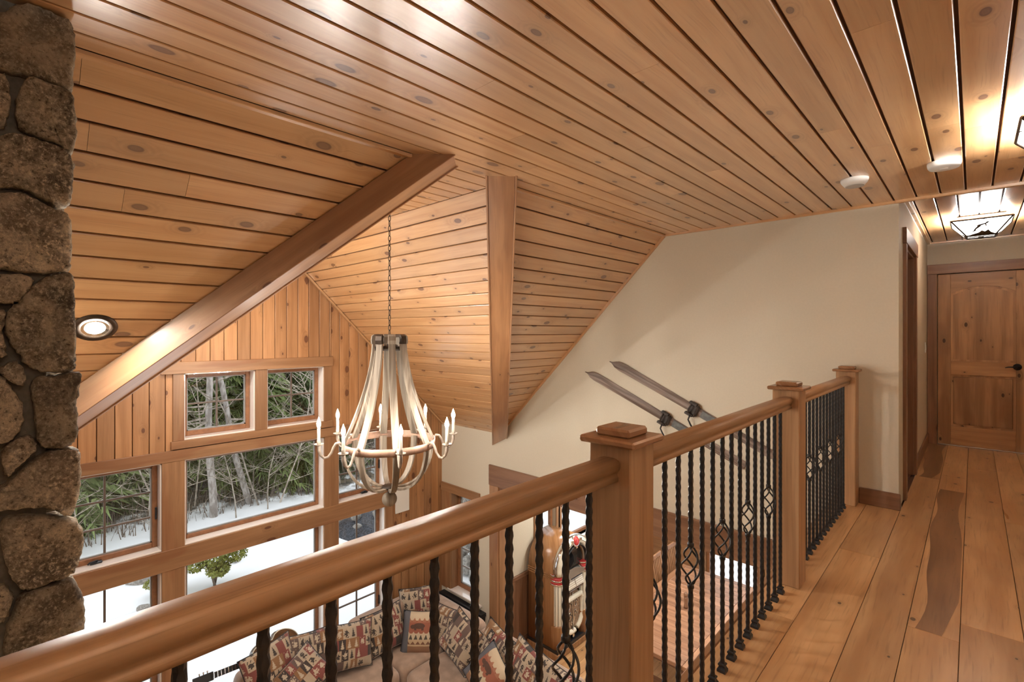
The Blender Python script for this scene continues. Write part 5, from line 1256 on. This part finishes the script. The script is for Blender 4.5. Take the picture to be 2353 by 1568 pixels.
rw_ = empty('retaining_wall', (-7.4, 6.6, ZG), 'retaining wall of rounded grey stones outside the end window', 'stone wall')
for row in range(6):
    for i in range(7):
        q = orng.uniform(.20, .24); inst('stone', bl[(row + i) % 4], rw_, (-8.7 + i * .44 + (row % 2) * .22, 6.9 + row * .10 - .12 * i, ZG + .16 + row * .30), (orng.uniform(-.3, .3), orng.uniform(-.3, .3), orng.uniform(0, 6)), (q, q, q))

# shrub in the snow
def leaf_cloud(n, rx, ry, rz, size, seed, shell=.35, asp=.5):
    rr = random.Random(seed); mb = MB()
    for _ in range(n):
        d = V((rr.gauss(0, 1), rr.gauss(0, 1), rr.gauss(0, 1))).normalized(); q = rr.uniform(shell, 1) ** .5
        c = V((d.x * rx * q, d.y * ry * q, d.z * rz * q)); u = V((rr.gauss(0, 1), rr.gauss(0, 1), rr.gauss(0, .6))).normalized(); w = u.orthogonal().normalized()
        s = size * rr.uniform(.6, 1.3)
        mb.add([c - u * s, c + w * s * asp, c + u * s, c - w * s * asp], [(0, 1, 2, 3)])
    return mb
sp0 = atz(492, 1342, ZG)
for (dx, dy, s, lab) in ((0, 0, 1.0, 'round green shrub with a bent stem in the snow'), (-.2, -.75, .55, 'smaller green shrub at the window edge left of the round shrub')):
    p = sp0 + V((dx, dy, 0)); r = empty('shrub', p, lab, 'shrub')
    mb = MB()
    for q, (ox, oy, oz, k_) in enumerate(((0, 0, .55, 1.0), (.1, .30, .50, .7), (-.1, -.32, .46, .75), (.25, 0, .36, .6), (0, .1, .25, .5))):
        c_ = leaf_cloud(int(900 * k_), .36 * s * k_, .36 * s * k_, .20 * s * k_, .034 * s, 5 + q + int(s * 10)); mb.add([v_ + p + V((ox, oy, oz)) * s for v_ in c_.v], c_.f)
    obj('foliage', mb, m_shrub, r)
    tk = MB()
    for q in range(5):
        a = q * 1.3; tk.tube([p + V((.02 * q, 0, -.03)), p + V((.06 * cos(a), .06 * sin(a), .2 * s)), p + V((.22 * s * cos(a), .22 * s * sin(a), .5 * s))], [.022, .015, .006], 5)
    obj('stem', tk, m_dkbark, r)

# bare saplings: shared meshes
def sapling(seed, hgt):
    rr = random.Random(seed); mb = MB()
    def grow(p, d, L, r_, lev):
        pts = [p]; q = p.copy(); dd = d.copy(); n = 6 if lev == 0 else 4
        for i in range(n):
            dd = (dd + V((rr.gauss(0, .10), rr.gauss(0, .10), .03 if lev else 0))).normalized(); q = q + dd * (L / n); pts.append(q.copy())
        mb.tube(pts, [r_ * (1 - .75 * i / n) for i in range(n + 1)], 4 if lev else 5, False)
        if lev < 2:
            for _ in range((18, 7)[lev]):
                t = rr.uniform(.12 if lev == 0 else .2, .98); k = min(n - 1, int(t * n)); b = pts[k].lerp(pts[k + 1], t * n - k)
                a = rr.uniform(0, 2 * pi); side = V((cos(a), sin(a), rr.uniform(.1, .9))).normalized()
                grow(b, side, L * rr.uniform(.22, .45) * (1.15 - t * .5), max(.0028, r_ * .45), lev + 1)
    grow(V((0, 0, 0)), V((rr.gauss(0, .12), rr.gauss(0, .12), 1)).normalized(), hgt, .010 + .0028 * hgt, 0)
    return mb.mesh('trunk_and_branches')
sap = [sapling(s, h_) for s, h_ in ((1, 3.6), (2, 4.4), (3, 5.2), (4, 3.0), (5, 4.8), (6, 2.4))]
for m_ in sap: m_.materials.append(m_twig)
for i in range(86):
    x = -13.8 - 8.5 * orng.random() ** 1.4; y = .2 + orng.random() * 11.0 + (-x - 13) * .25
    if y - 4 > 6.5: continue
    s = orng.uniform(.75, 1.15)
    o = inst('bare_sapling', sap[i % 6], None, (x, y, gh(x, y) - .05), (orng.uniform(-.12, .12), orng.uniform(-.12, .12), orng.uniform(0, 6)), (s, s, s)); tag(o, 'slender bare sapling at the edge of the snowy woods', 'tree', 'bare saplings in the woods')
# two mature trunks
def bigtree(base_px, top_px, dist_z, r0, lab, seed):
    b = atz(*base_px, ZG); b.z = gh(b.x, b.y) - .1
    rr = ray(*top_px); t = b.x / rr.x; top = V((0, 0, CH)) + rr * t
    d = (top - b); top = b + d * (7.0 / d.length); rng_ = random.Random(seed)
    r = empty('tall_tree', b, lab, 'tree')
    pts = [b.lerp(top, i / 10) + V((0, .04 * sin(i * 1.2 + seed), 0)) for i in range(11)]
    obj('trunk', MB().tube(pts, [r0 * (1.15 - .5 * i / 10) for i in range(11)], 12), m_bark, r)
    br = MB()
    for i in range(16):
        p = pts[3].lerp(pts[9], rng_.random()); a = rng_.uniform(0, 6.28); L = rng_.uniform(.8, 2.2); dd = V((cos(a), sin(a), rng_.uniform(-.1, .5)))
        br.tube([p, p + dd * L * .5 + V((0, 0, -.05)), p + dd * L + V((0, 0, .15))], [.03, .018, .006], 5, False)
        for q in range(3): e = p + dd * L * rng_.uniform(.4, .95); br.tube([e, e + V((rng_.uniform(-.5, .5), rng_.uniform(-.5, .5), rng_.uniform(-.1, .5)))], [.010, .004], 4, False)
    obj('branches', br, m_twig, r)
bigtree((488, 1196), (479, 868), 0, .085, 'tall pale straight trunk seen through the left gable window', 1)
bigtree((572, 1170), (540, 1030), 0, .075, 'leaning grey trunk in the middle of the picture window', 2)
# evergreens with low drooping boughs
def evergreen(seed, hgt, rad):
    rr = random.Random(seed); mb = MB(); lev = 22
    for l in range(lev):
        t = l / lev; z = (.75 if hgt > 3 else .12) + (hgt - .8) * t; R_ = rad * (1 - t) ** .8 + .1; nb_ = 9 if t < .6 else 6
        for b in range(nb_):
            a = 2 * pi * b / nb_ + rr.uniform(-.35, .35); L = R_ * rr.uniform(.7, 1.1); d = V((cos(a), sin(a), 0)); s = V((-sin(a), cos(a), 0))
            for q in range(7):
                u = .2 + .8 * q / 6; c = d * (L * u) + V((0, 0, z - .30 * L * u * u + .1)); w = .24 * L * (1.1 - u * .6)
                for e in (-1, 1):
                    tip = c + s * (e * w) + d * (.12 * L) + V((0, 0, -.07 + rr.uniform(-.05, .05)))
                    mb.add([c - d * .06, c + d * .07 + V((0, 0, .03)), tip], [(0, 1, 2)])
                    tip2 = c + s * (e * w * .6) + d * (.2 * L) + V((0, 0, -.16 + rr.uniform(-.06, .04)))
                    mb.add([c - d * .03, c + d * .08, tip2], [(0, 1, 2)])
    return mb.mesh('foliage'), MB().tube([(0, 0, -.1), (0, 0, hgt * .5), (0, 0, hgt)], [.09, .06, .015], 7).mesh('trunk')
ev = [evergreen(s, h_, r_) for s, h_, r_ in ((1, 5.0, 1.7), (2, 6.0, 1.9), (3, 4.2, 1.5), (4, 2.2, 1.0))]
for a_, b_ in ev: a_.materials.append(m_ever); b_.materials.append(m_dkbark)
for i in range(78):
    if i < 58: x = -15.8 - 9 * ((i * .37) % 1); y = .6 + 10.5 * ((i * .618) % 1) + (-x - 15.8) * .45; k = i % 3; s = orng.uniform(.8, 1.2)
    else: x = -15.0 - 3.5 * orng.random(); y = 1 + 9.5 * ((i * .618) % 1); k = 3; s = orng.uniform(.5, 1.0)
    r = empty('evergreen_tree', (x, y, gh(x, y) - .05), 'dark green evergreen with low boughs in the woods' if k != 3 else 'young evergreen among the bare saplings', 'tree', 'evergreens in the woods' if k != 3 else 'young evergreens in the woods')
    for nm, me in zip(('foliage', 'trunk'), ev[k]): o = bpy.data.objects.new(nm, me); COL.objects.link(o); o.parent = r
    r.scale = (s, s, s); r.rotation_euler = (0, 0, orng.uniform(0, 6))
# beech with dry orange leaves
p = atz(690, 1140, ZG) + V((-2.5, 1.0, 0)); p.z = gh(p.x, p.y)
r = empty('beech_tree', p, 'small beech still holding orange leaves at the right of the picture window', 'tree')
obj('trunk', MB().tube([p, p + V((.05, .1, 1.2)), p + V((0, .05, 3))], [.05, .035, .01], 7), m_bark, r)
mb = leaf_cloud(900, 1.0, 1.0, .55, .07, 3, .1); mb.v = [v_ + p + V((0, 0, 1.75)) for v_ in mb.v]; obj('foliage', mb, m_beech, r)
# undergrowth twigs
mb = MB()
for i in range(12000):
    x = -14.2 - 11 * orng.random(); y = -.5 + 14 * orng.random() + (-x - 14) * .3; z = gh(x, y) - .03; h_ = orng.uniform(.1, .65); w = orng.uniform(.004, .014)
    lx, ly = orng.gauss(0, .22) * h_, orng.gauss(0, .22) * h_
    mb.add([(x, y - w, z), (x, y + w, z), (x + lx, y + ly, z + h_)], [(0, 1, 2)])
tag(obj('undergrowth', mb, m_dkbark, None, (-18, 6, ZG)), 'brown twiggy undergrowth standing in the woodland snow', 'undergrowth', None, 'stuff')
